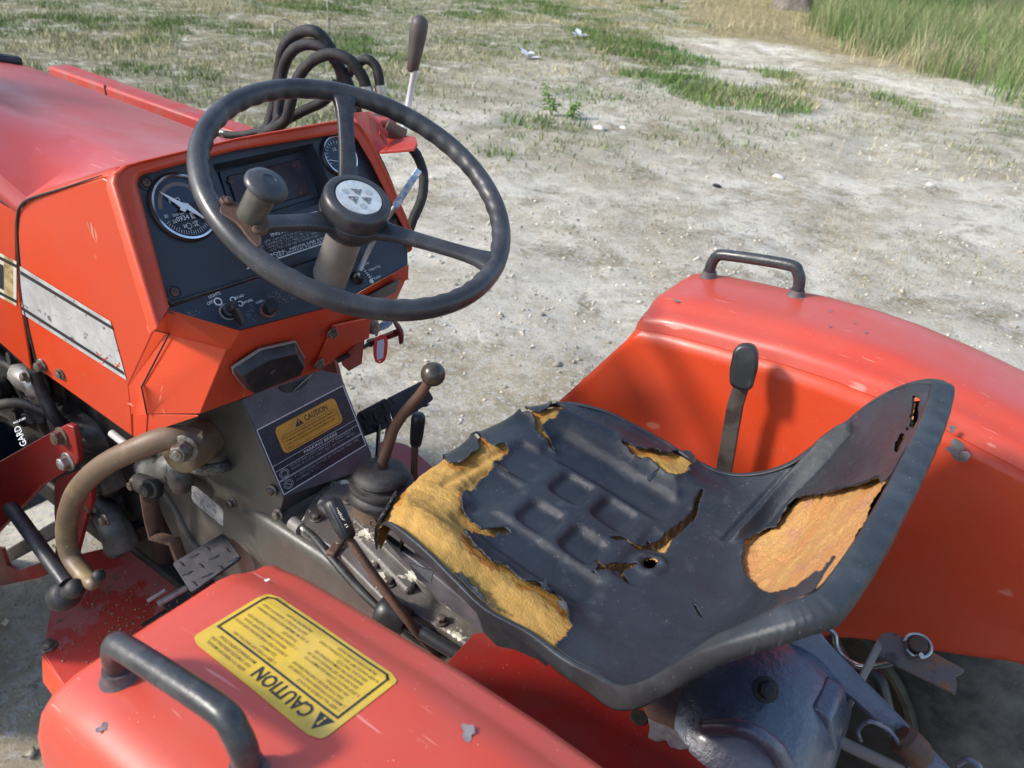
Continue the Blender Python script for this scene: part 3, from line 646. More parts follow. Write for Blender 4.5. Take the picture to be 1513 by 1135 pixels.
# chips of bare metal on the fenders
def patch(c, n, r, mat, parent, name='paint_chip', seed=0, asp=1, k=34):
    n = Vector(n).normalized(); u = n.orthogonal().normalized(); v = n.cross(u); rr = random.Random(seed); c = Vector(c)
    pts = []
    for i in range(k):
        a = 6.283 * i / k; q = r * (.75 + .22 * math.sin(a * 2 + seed) + .16 * math.sin(a * 3 + seed * 2.1) + .10 * math.sin(a * 5 + seed * 1.3) + .08 * rr.random()); pts.append(c + u * math.cos(a) * q * asp + v * math.sin(a) * q + n * .0004)
    return link(name, _raw(B().add(pts, [tuple(range(k))])), mat, parent, smooth=None)
pp = P(1415, 664, y=-.322) ; q = P(1415, 664, y=-.3075)
patch(q + Vector((0, .003, 0)), (0, 1, 0), .014, BARE, FR, seed=2, k=34); bolt(P(1426, 672, y=-.304), (0, 1, 0), .006, STEEL, FR, 'rivet', washer=False, h=.002)
patch(P(1408, 632, y=-.312) + Vector((0, .002, 0)), (0, 1, 0), .005, BARE, FR, seed=3)
for (x, y, r) in ((1002, 434, .008), (1225, 468, .004), (1224, 491, .004), (1277, 500, .004), (1260, 486, .0035), (1182, 447, .004)):
    d = P(x, y, z=1.052); patch(Vector((d.x, d.y, topz(d.x, d.y) + .0006)), (0, 0, 1), r, BARE, FR, seed=int(x), asp=.6)
patch(P(846, 566, y=-.3185), (0, 1, 0), .006, M('cream_chip', (.62, .58, .42), .6), FR, seed=9, asp=.5)
d = P(690, 1112, z=1.04); patch(Vector((d.x, d.y, topz(d.x, d.y) + .0006)), (0, 0, 1), .006, BARE, FL, seed=5)
d = P(153, 1080, z=1.04); patch(Vector((d.x, d.y, topz(d.x, d.y) + .0006)), (0, 0, 1), .004, BARE, FL, seed=6)
d = P(395, 863, z=1.03); patch(Vector((d.x, d.y, topz(d.x, d.y) + .0006)), (0, 0, 1), .002, WH, FL, seed=7)
# sticker on the near fender
def drapeF(off):
    return lambda v: Vector((v.x, v.y, topz(v.x, v.y) + off + (v.z - 1.04)))
zs = 1.04
sR, sB, sL, sT = (P(594, 1010, z=1.053), P(472, 1112, z=1.049), P(280, 948, z=1.043), P(404, 871, z=1.043))
# reading direction runs forward (from B to L); top edge of the text is the outer edge
o3 = Vector((sB.x, sB.y, zs)); u3 = Vector((sL.x - sB.x, sL.y - sB.y, 0)); v3 = Vector((sR.x - sB.x, sR.y - sB.y, 0))
# lay the background as strips so it can follow the roll of the fender
bgp = rrect(0, 0, 1, 1, .07, .10, 6); bb = B(); N_ = 24
ys = sorted(set([i / N_ for i in range(N_ + 1)]))
def span(b_):
    r_ = .07; rv = .10
    if b_ < rv: t = math.sqrt(max(0, 1 - ((rv - b_) / rv) ** 2)); return r_ * (1 - t), 1 - r_ * (1 - t)
    if b_ > 1 - rv: t = math.sqrt(max(0, 1 - ((b_ - 1 + rv) / rv) ** 2)); return r_ * (1 - t), 1 - r_ * (1 - t)
    return 0, 1
for a_, b_ in zip(ys[:-1], ys[1:]):
    l0, r0 = span(a_); l1, r1 = span(b_)
    for k in range(10):
        f = lambda l, r, t: l + (r - l) * t
        bb.add([o3 + u3 * f(l0, r0, k / 10) + v3 * a_, o3 + u3 * f(l0, r0, (k + 1) / 10) + v3 * a_, o3 + u3 * f(l1, r1, (k + 1) / 10) + v3 * b_, o3 + u3 * f(l1, r1, k / 10) + v3 * b_], [(0, 1, 2, 3)])
bb.v = [tuple(drapeF(.0006)(Vector(v))) for v in bb.v]
STK = link('caution_sticker', _raw(bb), YEL, T, smooth=180)
sh = Sheet(o3, u3, v3, (0, 0, 1), STK, drapeF(.0001))
sh_off = 0
sh.poly('k', [(.035, .245), (.135, .245), (.085, .055)], .0006)
sh.poly('y', [(.077, .12), (.093, .12), (.089, .19), (.081, .19)], .0009); sh.poly('y', [(.079, .20), (.091, .20), (.091, .225), (.079, .225)], .0009)
sh.text('k', 'CAUTION', .155, .235, .150, width=.40, bold=.016)
for i, t in enumerate(["REFER TO OPERATOR'S MANUAL", "FOR COMPLETE OPERATING AND", "MAINTENANCE INSTRUCTIONS"]):
    sh.text('f', t, .60, .11 + .062 * i, .036, width=(.31, .32, .29)[i])
def frame(sh, key, a0, b0, a1, b1, wd, rr=(.03, .045)):
    pts = rrect(a0, b0, a1, b1, rr[0], rr[1], 4); pts.append(pts[0]); sh.line(key, pts, wd)
sh.line('k', [(.045, .29), (.965, .29), (.965, .90), (.93, .945), (.075, .945), (.045, .90), (.045, .29)], .0016)
C1 = [("1. KEEP ALL SHIELDS IN PLACE", .30), ("2. MAKE CERTAIN EVERYONE IS CLEAR OF", .40), ("   TRACTOR BEFORE STARTING ENGINE", .38), ("   OR OPERATING", .17), ("3. STOP ENGINE, LOWER EQUIPMENT TO", .39), ("   GROUND AND SET PARKING LOCK OR", .38), ("   BRAKE BEFORE DISMOUNTING OR", .36), ("   SERVICING TRACTOR", .23), ("4. KEEP HANDS, FEET AND CLOTHING AWAY", .42), ("   FROM POWER-DRIVEN PARTS", .29)]
C2 = [("5. KEEP OTHERS OFF TRACTOR AND", .34), ("   EQUIPMENT", .13), ("6. REDUCE SPEED WHEN DRIVING OVER ROUGH", .42), ("   TERRAIN OR MAKING SHARP TURNS", .36), ("7. COUPLE BRAKE PEDALS TOGETHER FOR", .40), ("   TRANSPORT", .13), ("8. USE SMV EMBLEM AND FLASHING WARNING", .41), ("   LIGHTS ON PUBLIC HIGHWAYS UNLESS", .38), ("   PROHIBITED BY LAW", .22)]
for i, (t, wd) in enumerate(C1): sh.text('f', t, .065 + (.025 if t[0] == ' ' else 0), .365 + .058 * i, .032, width=wd)
for i, (t, wd) in enumerate(C2): sh.text('f', t, .525 + (.025 if t[0] == ' ' else 0), .355 + .064 * i, .032, width=wd)
sh.text('f', '3281 628 M1', .84, .975, .018, width=.09)
sh.build({'k': INK, 'y': YEL, 'f': INKF}, {'k': 'bold_lettering', 'f': 'small_lettering', 'y': 'warning_mark'})

# ---------------- hood and loader arm
cr = [P(205, 240, z=1.195), P(0, 150, z=1.205)]
def hoodpt(kind, t):
    A = {'fold': (P(30, 304, y=.19), P(0, 286, y=.198), None), }
    return None
F0 = P(172, 262, y=.158); F1 = P(28, 303, y=.190); F2 = P(0, 279, y=.197)
dirf = (F2 - F1); F3 = F2 + dirf * 3.5
K0 = cr[0]; K1 = cr[1]; K2 = K1 + (K1 - K0) * 1.1
# far silhouette
S0 = P(336, 208, y=-.165); S1 = P(40, 97, y=-.18); S00 = S0 + (S0 - S1) * .6
E1 = S1; mid = lambda a, b, t: a * (1 - t) + b * t
rows = []
for t in (0, .25, .5, .75, 1):
    a = mid(K0 + (K0 - K1) * .0, K2, t); s = mid(S00, S1 + (S1 - S0) * .0, t) 
    rows.append((a, s))
hb = B()
xe = S1.x
def ext(a, b, x): t = (x - a.x) / (b.x - a.x); return a + (b - a) * t
nX = 14; vs = []
for i in range(nX + 1):
    x = .215 + (xe - .215) * i / nX
    f = ext(F1, F2, x) if x > F1.x else ext(F0, F1, x)
    k = ext(K0, K1, x); s = ext(S0, S1, x)
    fr = Vector((x, f.y, f.z)); 
    row = [Vector((x, f.y + .004, f.z - .012)), Vector((x, f.y - .001, f.z - .002)), Vector((x, f.y - .012, f.z + .007)), mid(Vector((x, f.y - .012, f.z + .007)), k, .5), mid(Vector((x, f.y - .012, f.z + .007)), k, .95)]
    for t in (.05, .2, .4, .6, .8, .95):
        q = mid(Vector((x, k.y, k.z)), Vector((x, s.y, s.z)), t); q.z += .006 * math.sin(math.pi * t); row.append(q)
    row += [Vector((x, s.y, s.z)), Vector((x, s.y - .01, s.z - .02)), Vector((x, s.y - .012, s.z - .16))]
    vs += row
nr = len(vs) // (nX + 1); fs = [(i * nr + j, i * nr + j + 1, (i + 1) * nr + j + 1, (i + 1) * nr + j) for i in range(nX) for j in range(nr - 1)]
HD = B().add(vs, fs).build('hood', HOODR, T, smooth=22, solid=.003)
# front trim of the hood
tr = [v + Vector((.004, 0, .003)) for v in vs[-nr:-3]]
B().tube(tr, .012, 8, 1).build('hood_front_trim', RUB, HD)
# hood side
SP = plane3(F1 + Vector((0, .004, -.012)), F2 + Vector((0, .004, -.012)), P(48, 545, y=.20))
hs = [(26, 316), (-80, 255), (-400, 60), (-400, 430), (-100, 450), (0, 507), (46, 548), (40, 508), (29, 440), (23, 380), (23, 330)]
plate('hood_side_panel', SP, hs, .004, RED, HD, bevel=.0015)
ss = Sheet(P(-60, 325, pl=SP), P(24, 372, pl=SP) - P(-60, 325, pl=SP), P(-60, 391, pl=SP) - P(-60, 325, pl=SP), SP[1], HD)
o4 = P(-90, 328, pl=SP); ux = P(25, 386, pl=SP) - o4; vy = P(25, 452, pl=SP) - P(25, 386, pl=SP)
ss = Sheet(o4, ux, vy, SP[1], HD)
ss.rect('c', 0, 0, .84, 1, .0006); ss.poly('o', [(.84, 0), (1, 0), (1, 1), (.84, 1)], .0006); ss.rect('c', .96, 0, 1, 1, .0008)
ss.rect('k', 0, .07, 1, .14, .0010); ss.rect('k', 0, .86, 1, .93, .0010)
ss.text('k', 'N', .475, .76, .52, width=.36, bold=.03)
ss.build({'c': CREAM, 'k': INK, 'o': M('stained_stripe_end', (.45, .36, .18), .5, col2=(.25, .12, .04), sc=50)}, {'c': 'stripe', 'k': 'stripe_lettering', 'o': 'stripe_end'})

la0 = P(80, 106, y=-.36); la1 = P(262, 168, y=-.36)
# the loader arm: box beam along the far side of the hood
def beam(p0, p1, wd, ht, name, mat, par, bevel=.006):
    p0, p1 = Vector(p0), Vector(p1); d = (p1 - p0).normalized(); s = d.cross(Vector((0, 0, 1))).normalized(); u = s.cross(d); 
    q = [p0 + s * a * wd / 2 + u * b * ht / 2 for a, b in ((-1, -1), (1, -1), (1, 1), (-1, 1))]
    return B().prism(q, p1 - p0).build(name, mat, par, bevel=bevel)
A0 = P(69, 97, y=-.335); A1 = P(288, 174, y=-.335); A1 = A1 + (A1 - A0) * .42
e_ = A1 - A0
LA = beam(A0 + Vector((0, -.026, -.030)), A1 + Vector((0, -.026, -.030)), .052, .060, 'loader_arm', REDOLD, T)
B().tube([mid(A0, A1, .30) + Vector((0, .0, .002)), mid(A0, A1, .302) + Vector((0, .001, -.028)), mid(A0, A1, .304) + Vector((0, .0, -.055))], .0022, 6, 1, wob=.3).build('weld_bead', RUST, LA)

# ---------------- cowl (dashboard housing)
PG = plane3((.161, .156, 1.22), (.161, -.156, 1.22), (.0945, .182, 1.113))
PGn = Vector(PG[1])
PLG = plane3((.093, .18, 1.108), (.093, -.18, 1.108), (.051, 0, 1.066))
outer = [(163, 272), (165, 258), (180, 245), (205, 238), (345, 205), (478, 181), (512, 176), (530, 183), (547, 208), (575, 265), (598, 319), (607, 341), (606, 360)]
inner = [(203, 272), (205, 263), (212, 258), (230, 253), (350, 222), (470, 203), (505, 197), (520, 199), (527, 207), (547, 240), (578, 303), (595, 336), (598, 345)]
CW = bpy.data.objects.new('dash', None)
o_out = PP(PG, outer, .010); i_top = PP(PG, inner, .008); i_bot = PP(PG, inner, -.006)
b = B(); n = len(outer)
vs = []; 
leftend_o = [(228, 487)]; 
outer2 = [(228, 488)] + outer + [(606, 372)]; inner2 = [(250, 453)] + inner + [(603, 352)]
oo = PP(PG, outer2, .010); inn3 = PP(PG, inner2, .006); strips = [[mid(a, c, t_) + PGn * h_ for a, c in zip(oo, inn3)] for t_, h_ in ((.05, .0035), (.16, .0050), (.26, .0038), (.30, .0015), (.60, .0020), (.80, .0022), (.93, .0005))]
it = PP(PG, inner2, .004); ib = PP(PG, inner2, -.008)
ob = [p - PGn * .012 for p in oo]; n = len(oo); allv = ob + oo + sum(strips, []) + it + ib; it = it
fs = [(r * n + i, r * n + i + 1, (r + 1) * n + i + 1, (r + 1) * n + i) for r in range(len(allv) // n - 1) for i in range(n - 1)]
COWL = B().add(allv, fs).build('dash_housing', RED, T, smooth=50)
# side skin
QA = P(166, 262, y=.168); QB = P(31, 304, y=.192); QC = P(55, 545, y=.203)
SPL = plane3(QA, QB, QC)
side = [(162, 268), (150, 262), (100, 277), (50, 293), (33, 303), (27, 318), (26, 345), (33, 430), (45, 500), (57, 546)]
low = [(194, 611), (209, 571), (222, 530), (228, 488)]
bottomR = P(195, 646, pl=SPL); 
qs = PP(SPL, side); 
L1 = P(228, 488, pl=SPL); L2 = P(190, 570, pl=SPL); L3 = P(194, 612, pl=SPL); L4 = P(196, 646, pl=SPL)
q = qs + [L4, L3, L2, L1]
B().prism(q, -Vector(SPL[1]) * .006).build('side_panel', RED, COWL, bevel=.0022, seg=2)
# top fold strip that tips over towards the hood
B().add([qs[0], qs[1], qs[2], qs[3], qs[4], qs[4] + Vector((.0, -.012, .004)), qs[3] + Vector((0, -.014, .008)), qs[2] + Vector((0, -.014, .008)), qs[1] + Vector((0, -.014, .008)), P(180, 246, pl=PG, off=.0)], [(0, 1, 8, 9), (1, 2, 7, 8), (2, 3, 6, 7), (3, 4, 5, 6)]).build('top_fold', RED, COWL, solid=.003)
B().tube([P(150, 259, pl=SPL, off=.001), P(90, 279, pl=SPL, off=.001), P(46, 293, pl=SPL, off=.002), P(32, 303, pl=SPL, off=.002), P(26, 318, pl=SPL, off=.001), P(26, 360, pl=SPL), P(33, 440, pl=SPL), P(47, 505, pl=SPL), P(57, 547, pl=SPL)], [.0006, .0012, .0018, .0020, .0018, .0015, .0015, .0018, .0025], 8, 4).build('seam', DARK, COWL)
# rear lower faces
lipT = [P(228, 487, pl=PG, off=.010), P(250, 458, pl=PLG, off=.004), P(354, 489, pl=PLG, off=.004), P(492, 453, pl=PLG, off=.004), P(529, 433, pl=PLG, off=.004), P(604, 391, pl=PLG, off=.004), P(607, 372, pl=PG, off=.010)]
T1 = P(338, 516, y=P(354, 489, pl=PLG).y + .006); T2 = P(488, 476, x=T1.x - .006); T3 = P(528, 455, x=T1.x - .002); T4 = P(603, 413, y=lipT[5].y); T0 = P(250, 493, y=L1.y - .012)
B1 = P(295, 612, x=T1.x + .050); B0 = P(218, 612, y=.182); B2 = P(470, 548, x=T1.x + .060); B3 = P(515, 522, x=T1.x + .065); B4 = P(587, 441, y=-.165)
S1b = P(209, 572, y=.190)
vv = [lipT[1], lipT[2], lipT[3], lipT[4], lipT[5], T0, T1, T2, T3, T4, S1b, B0, B1, B2, B3, B4, L1, L2, L3, lipT[0]]
stp_ = Vector((.0045, 0, -.0015)); vv += [v + stp_ for v in (T0, T1, T2, T3, T4)]
ff = [(0, 1, 6, 5), (1, 2, 7, 6), (2, 3, 8, 7), (3, 4, 9, 8), (5, 6, 21, 20), (6, 7, 22, 21), (7, 8, 23, 22), (8, 9, 24, 23), (20, 21, 12, 11, 10), (21, 22, 13, 12), (22, 23, 14, 13), (23, 24, 15, 14), (16, 5, 20, 10, 17), (17, 10, 11, 18), (19, 0, 5, 16)]
# bottom flange turning forward
fl = [v + Vector((.05, 0, -.004)) for v in (B0, B1, B2, B3)]
k = len(vv); vv += fl; ff += [(11, 12, k + 1, k), (12, 13, k + 2, k + 1), (13, 14, k + 3, k + 2)]
B().add(vv, ff).build('rear_skin', RED, COWL, bevel=.003, seg=3, smooth=28)
B().tube([T0, L1], .0012, 6, 1).tube([P(250, 493, y=L1.y - .010), P(209, 572, y=.191), P(217, 612, y=.184)], .0011, 6, 1).build('seam', DARK, COWL)
# lower bottom-left flange
B().prism([P(217, 612, y=.183), P(196, 612, pl=SPL), P(197, 646, pl=SPL), P(216, 641, y=.183)], (.0, -.004, 0)).build('corner_flange', RED, COWL, bevel=.001)
B().prism([P(216, 613, y=.182), P(217, 641, y=.182), P(296, 615, x=B1.x)], (.006, 0, 0)).build('corner_flange', RED, COWL, bevel=.001)
# raised bolted cover on the right of the rear face
RF = plane3(T2, T3, B2)
plate('switch_cover', plane3(P(495, 478, x=T1.x + .0), P(545, 478, y=-.10), P(462, 545, x=T1.x + .050)), [(493, 482), (548, 470), (546, 500), (520, 512), (463, 550)], .004, RED, COWL, off=.003)
bolt(P(490, 491, pl=RF, off=.006), RF[1], .0062, BOLTM, COWL); bolt(P(471, 537, pl=RF, off=.006), RF[1], .0062, BOLTM, COWL)
# side bolts
bolt(P(62, 540, pl=SPL, off=.001), SPL[1], .0072, BOLTM, COWL); bolt(P(89, 553, pl=SPL, off=.001), SPL[1], .006, BOLTM, COWL, h=.004)
# lower right red guard
plate('key_guard', plane3(P(505, 520, y=-.09), P(560, 470, y=-.13), P(515, 549, y=-.09)), [(503, 528), (540, 495), (537, 512), (534, 538), (515, 549), (505, 540)], .003, REDSHADE, COWL)
plate('serial_plate', plane3(T3, T4, B4), [(540, 440), (592, 412), (584, 432), (545, 452)], .0008, DECAL, COWL, off=.002, bevel=0)
# side stripe
o5 = P(30, 396, pl=SPL); 
stp = [(30, 396), (166, 476), (187, 562), (33, 462)]
def polyprint(name, pl, pts, mat, par, off): return link(name, _raw(B().add(PP(pl, pts, off), [tuple(range(len(pts)))])), mat, par, smooth=None)
polyprint('stripe', SPL, [(29, 393), (163, 475), (187, 562), (33, 464)], SILV, COWL, .0008)
polyprint('stripe_line', SPL, [(30, 400), (165, 482), (167, 488), (30, 405.5)], INK, COWL, .0013)
polyprint('stripe_line', SPL, [(32, 453), (182, 549), (184, 555), (32, 458)], INK, COWL, .0013)
mm = B()
for pts in ([(62, 428), (70, 440), (75, 461), (74, 480)], [(75, 465), (90, 469), (104, 472), (107, 465)], [(54, 462), (62, 456), (70, 457)], [(120, 478), (124, 500), (132, 520)], [(140, 500), (150, 520), (158, 545)], [(145, 492), (150, 505), (168, 520), (172, 540)]):
    mm.tube([P(x, y, pl=SPL, off=.0006) for x, y in pts], .00028, 5, 4, wob=.8)
mm.build('stripe_tear', M('stripe_tear_grey', (.13, .12, .12), .7), COWL)
mm = B()
for x0, y0 in ((148, 523), (160, 528), (172, 540), (152, 533)):
    mm.tube([P(x0 + R_.uniform(-6, 6), y0 + R_.uniform(-4, 4), pl=SPL, off=.0008) for _ in range(4)], .0007, 5, 3)
mm.build('stripe_scratch', RED, COWL)
mm = B().tube([P(x, y, pl=SPL, off=.0003) for x, y in ((129, 328), (131, 333), (133, 341))], .0005, 5, 3).tube([P(x, y, pl=SPL, off=.0003) for x, y in ((136, 331), (138, 342), (140, 354))], .0005, 5, 3).build('paint_scratch', M('pale_scratch', (.75, .35, .25), .6), COWL)
# lens box
hx = [(342, 541), (379, 517), (384, 514), (434, 503), (447, 526), (440, 541), (362, 572), (344, 550)]
RC = plane3(T1, T2, B1)
lens = B(); a_ = PP(RC, hx, .000); c0 = sum(a_, Vector()) / len(a_); nn = Vector(RC[1])
top_ = [c0 + (p - c0) * .86 + nn * .016 + Vector((0, 0, -.003)) for p in a_]; base_ = [p + nn * .004 for p in a_]
k = len(a_); lens.add(a_ + base_ + top_, [(i, (i + 1) % k, (i + 1) % k + k, i + k) for i in range(k)] + [(i + k, (i + 1) % k + k, (i + 1) % k + 2 * k, i + 2 * k) for i in range(k)] + [tuple(range(2 * k, 3 * k))])
LB = lens.build('warning_lamp_lens', BLK, T, bevel=.0015); screw(c0 + nn * .016 + Vector((0, 0, -.003)), nn, .0035, SCREW, LB)
B().prism([c0 + (p - c0) * 1.03 + nn * .0 for p in a_], nn * .004).build('lens_gasket', COLM, LB, bevel=.001)

# ---------------- instrument panel
inn = [(252, 453)] + inner + [(600, 343)]
IP = bpy.data.objects.new('x', None)
rec = [(312, 243), (455, 211), (463, 212), (489, 262), (500, 296), (345, 342), (340, 338)]
rec = [(314, 243), (462, 212), (497, 294), (352, 338)]
# panel with a rectangular well: build as ring + well
outer3 = PP(PG, [(248, 452), (226, 372), (203, 272), (208, 259), (350, 221), (505, 196), (522, 199), (549, 240), (579, 303), (603, 344), (500, 372), (375, 414)], -.004)
rc3 = PP(PG, rec, -.004); rcd = [c + -PGn * .024 for c in [mid(p, sum(rc3, Vector()) / 4, .06) for p in rc3]]
vs = outer3 + rc3 + rcd
# ring faces by hand
fs = [(0, 1, 15, 0)]
ring = [(2, 3, 4, 12), (1, 2, 12), (0, 1, 12, 15), (0, 15, 11), (4, 5, 13, 12), (5, 6, 7, 13), (7, 8, 14, 13), (8, 9, 10, 14), (10, 11, 15, 14)]
vs2 = vs; well = [(12, 13, 17, 16), (13, 14, 18, 17), (14, 15, 19, 18), (15, 12, 16, 19), (16, 17, 18, 19)]
PN = B().add(vs2, ring + well).build('instrument_panel', PANEL, T, smooth=20)
PGf = (PG[0] - PG[1] * .004, PG[1])
PGw = (PG[0] - PG[1] * .028, PG[1])
LN = B().prism(PP(PGw, [(334, 262), (441, 236), (456, 288), (352, 318)], .001), PGn * .004).build('warning_light_panel', AMBER, T, bevel=.001)
for x, y in ((340, 268), (434, 243), (444, 284), (356, 309)): screw(P(x, y, pl=PGw, off=.005), PGn, .0032, SCREW, LN)
LN2 = B().prism(PP(PGw, [(322, 254), (453, 222), (470, 292), (345, 330)], .0002), PGn * .0022).build('light_bezel', PANEL, LN, bevel=.001)
for x, y in ((216, 270), (258, 432), (524, 203), (585, 328)):
    s_ = screw(P(x, y, pl=PGf, off=.001), PGn, .0052, SCREW, PN); 
    B().lathe(P(x, y, pl=PGf, off=0), PGn, [(.009, 0), (.0088, .0012), (.0068, .0014), (.0062, .0002)], 24, cap=False).build('screw_recess', PANEL, PN)
# gauges
def gauge(px, py, r, name, full=True):
    r *= .95
    c = P(px, py, pl=PGf); u = (P(px + 40, py - 7, pl=PGf) - c).normalized(); y_ = Vector((0, -1, 0)); u = (y_ - PGn * y_.dot(PGn)).normalized(); v = PGn.cross(u)
    g = B().lathe(c, PGn, [(r * 1.10, 0), (r * 1.10, .003), (r * 1.04, .0045)], 56, cap=False).build(name, BLK, T, smooth=60)
    B().lathe(c, PGn, [(r * 1.045, .003), (r * 1.03, .0062), (r * .97, .0065), (r * .935, .0045), (r * .93, .0015)], 56, cap=False).build('bezel', CHROME, g, smooth=60)
    B().lathe(c, PGn, [(r * .94, .0005), (r * .94, .0012)], 56).build('dial', GLASSD if full else GLASSD, g)
    s = Sheet(c - u * r + v * r, u * 2 * r, -v * 2 * r, PGn, g)
    def pol(rad, ang): return (.5 + rad * .5 * math.cos(math.radians(ang)), .5 - rad * .5 * math.sin(math.radians(ang)))
    if full:
        s.poly('b', [pol(.10, 150)] + [pol(.86, a) for a in range(205, 372, 6)] + [pol(.18, 30)], .0016)
        s.poly('r', [pol(.80, a) for a in range(10, 176, 6)] + [pol(.68, a) for a in range(172, 8, -6)], .0016)
        s.poly('r', [pol(.62, 38), pol(.80, 46), pol(.66, 58)], .0018); s.poly('d', [pol(.66, 42), pol(.75, 46), pol(.68, 54)], .002)
        for i in range(31):
            a = 205 + i * 5.5; s.line('w', [pol(.86, a), pol(.76 if i % 5 else .70, a)], .0005, .002)
        for tx, a in (('0', 5), ('5', 342), ('10', 316), ('15', 282), ('20', 246), ('25', 214), ('30', 190)):
            q = pol(.60 if a > 200 or a < 10 or a == 342 else .7, a); s.text('w', tx, q[0] - .035, q[1] + .03, .05, h=.002)
        s.text('w', 'PTO', .30, .40, .07, h=.002); s.text('w', 'x100', .44, .455, .035, h=.002); s.text('w', 'r.p.m.', .50, .50, .03, h=.002)
        s.text('w', '2500 rpm', .26, .60, .035, h=.002); s.rect('w', .54, .60, .60, .70, .0019); s.text('w', '0934', .29, .69, .075, h=.002); s.text('d', '8', .55, .69, .07, h=.0022)
        pts = [(.44 + .045 * math.cos(k * .785), .79 + .045 * math.sin(k * .785)) for k in range(9)]; s.line('w', pts, .0006, .002)
        s.text('w', 'x100', .51, .77, .035, h=.002); s.text('w', 'r.p.m.', .51, .82, .03, h=.002)
        s.build({'b': DIALK, 'r': DIALR, 'w': WHI, 'd': INK}, {'b': 'dial_sector', 'r': 'hour_band', 'w': 'dial_marks', 'd': 'digit'})
        def P2(a, b): return s.pt(a, b, .0045)
        nd = [P2(*pol(.78, 133)), P2(.44, .44), P2(.40, .50), P2(.50, .57), P2(*pol(.62, 308)), P2(.56, .50), P2(.56, .46), P2(.49, .43)]
        nd = [P2(.21, .20), P2(.42, .50), P2(.39, .53), P2(.46, .58), P2(.50, .545), P2(.76, .80), P2(.58, .51), P2(.55, .46), P2(.49, .45)]
        B().prism(nd, PGn * .0008).build('needle', WH, g); B().lathe(P2(.48, .51), PGn, [(.0022, -.003), (.0022, .002)], 12).build('needle_hub', WH, g)
    else:
        for a in range(200, 60, -14): s.line('w', [pol(.82, a), pol(.70, a)], .0008, .002)
        s.line('w', [pol(.70, 185), (.42, .62)], .0010, .002); s.text('w', '1/2', .36, .34, .08, h=.002)
        s.build({'w': WHI}, {'w': 'dial_marks'})
gauge(271, 307, .0385, 'hour_meter_gauge'); gauge(500, 232, .0275, 'fuel_gauge', False)
# instruction decal on the panel
de = Sheet(P(383, 335, pl=PGf), P(505, 300, pl=PGf) - P(383, 335, pl=PGf), P(413, 383, pl=PGf) - P(383, 335, pl=PGf), PGn, PN)
de.rect('d', -.35, 0, 1.0, 1.02, .0005)
de.line('w', [(-.35, .97), (1.0, .97)], .0016); de.line('w', [(-.35, .03), (.62, .03)], .0010); de.line('w', [(.62, .03), (1, .12)], .0010)
de.rect('w', .02, .07, .24, .22); de.rect('w', .27, .06, .52, .21); de.poly('w', [(.62, .03), (.80, .12), (.72, .18)], .0012)
de.text('w', 'INSTRUCTIONS', .05, .36, .10, width=.50, bold=.01)
for i, (t, a, b_) in enumerate([("1. SET THROTTLE LEVER IN FAST POSITION", 0, .95), ("2. DEPRESS CLUTCH PEDAL AND TURN", 0, .85), ("   SWITCH TO PRE HEAT. WAIT UNTIL", .02, .80), ("   CLUTCH IS NOT RELEASED", .02, .62)]):
    de.text('f', t, a - .1, .47 + .085 * i, .055, width=b_)
de.text('w', 'CAUTION:', -.28, .86, .075, bold=.012, width=.38); de.text('w', 'NEVER USE ETHER', .15, .855, .06, width=.52); de.text('w', 'KEY SWITCH TO START POSITION', -.02, .93, .055, width=.84)
de.build({'d': DECAL, 'w': WHI, 'f': WHF}, {'d': 'instruction_decal', 'w': 'white_lettering', 'f': 'small_lettering'})
# lower ledge
lg = [P(252, 454, pl=PLG), P(354, 488, pl=PLG), P(492, 452, pl=PLG), P(529, 432, pl=PLG), P(603, 391, pl=PLG), P(600, 343, pl=PLG)]
LG = B().prism([lg[0] + Vector((0, .01, 0)), lg[1], lg[2], lg[3], lg[4], lg[5] + Vector((.002, -.004, .002)), ], -Vector(PLG[1]) * .004).build('switch_ledge', PANEL, T, bevel=.001)
LGn = Vector(PLG[1])
B().tube([P(250, 449, pl=PGf, off=.002), P(598, 341, pl=PGf, off=.002)], .0022, 8, 1).build('ledge_rib', BLK, LG)
le = Sheet(P(262, 459, pl=PLG), P(600, 365, pl=PLG) - P(262, 459, pl=PLG), (P(354, 486, pl=PLG) - P(430, 405, pl=PLG)).project(Vector((-.7, 0, -.7))), LGn, LG)
def lpx(key, t, x0, y0, x1, y1, hh, **k):
    a = P(x0, y0, pl=PLG); c = P(x1, y1, pl=PLG); s = Sheet(a, c - a, LGn.cross(c - a).normalized() * -.02, LGn, LG); 
    if s.v.z > 0: s.v = -s.v
    s.text(key, t, 0, 0, hh / .02, width=1, h=.001, **k); s.build({'w': WHI, 'f': WHF}, {'w': 'lettering', 'f': 'lettering'})
lpx('w', 'LIGHTS', 309, 442, 326, 435, .0035); lpx('w', 'OFF', 307, 452, 316, 447, .0035); lpx('w', 'ROAD', 348, 443, 361, 438, .0032); lpx('w', 'WORK', 360, 450, 374, 445, .0032); lpx('w', 'HORN', 379, 450, 389, 446, .003)
lpx('w', 'SLOW', 536, 394, 546, 390, .003); lpx('w', 'THROTTLE', 545, 402, 562, 395, .003); lpx('w', 'FAST', 553, 414, 563, 410, .003)
for (x, y, s) in ((322, 446, .005), (344, 443, .0035), (355, 449, .0035)):
    B().lathe(P(x, y, pl=PLG), LGn, [(s, 0), (s, .0008), (s * .72, .0008), (s * .72, 0)], 20, cap=False).build('dial_symbol', WHI, LG)
mk = B()
for i in range(6):
    t = i / 5; p = P(537 + 12 * t, 398 + 14 * t, pl=PLG, off=.0006); mk.box(p, (.001, .003 + .0025 * t, .001))
mk.build('throttle_marks', WHI, LG)
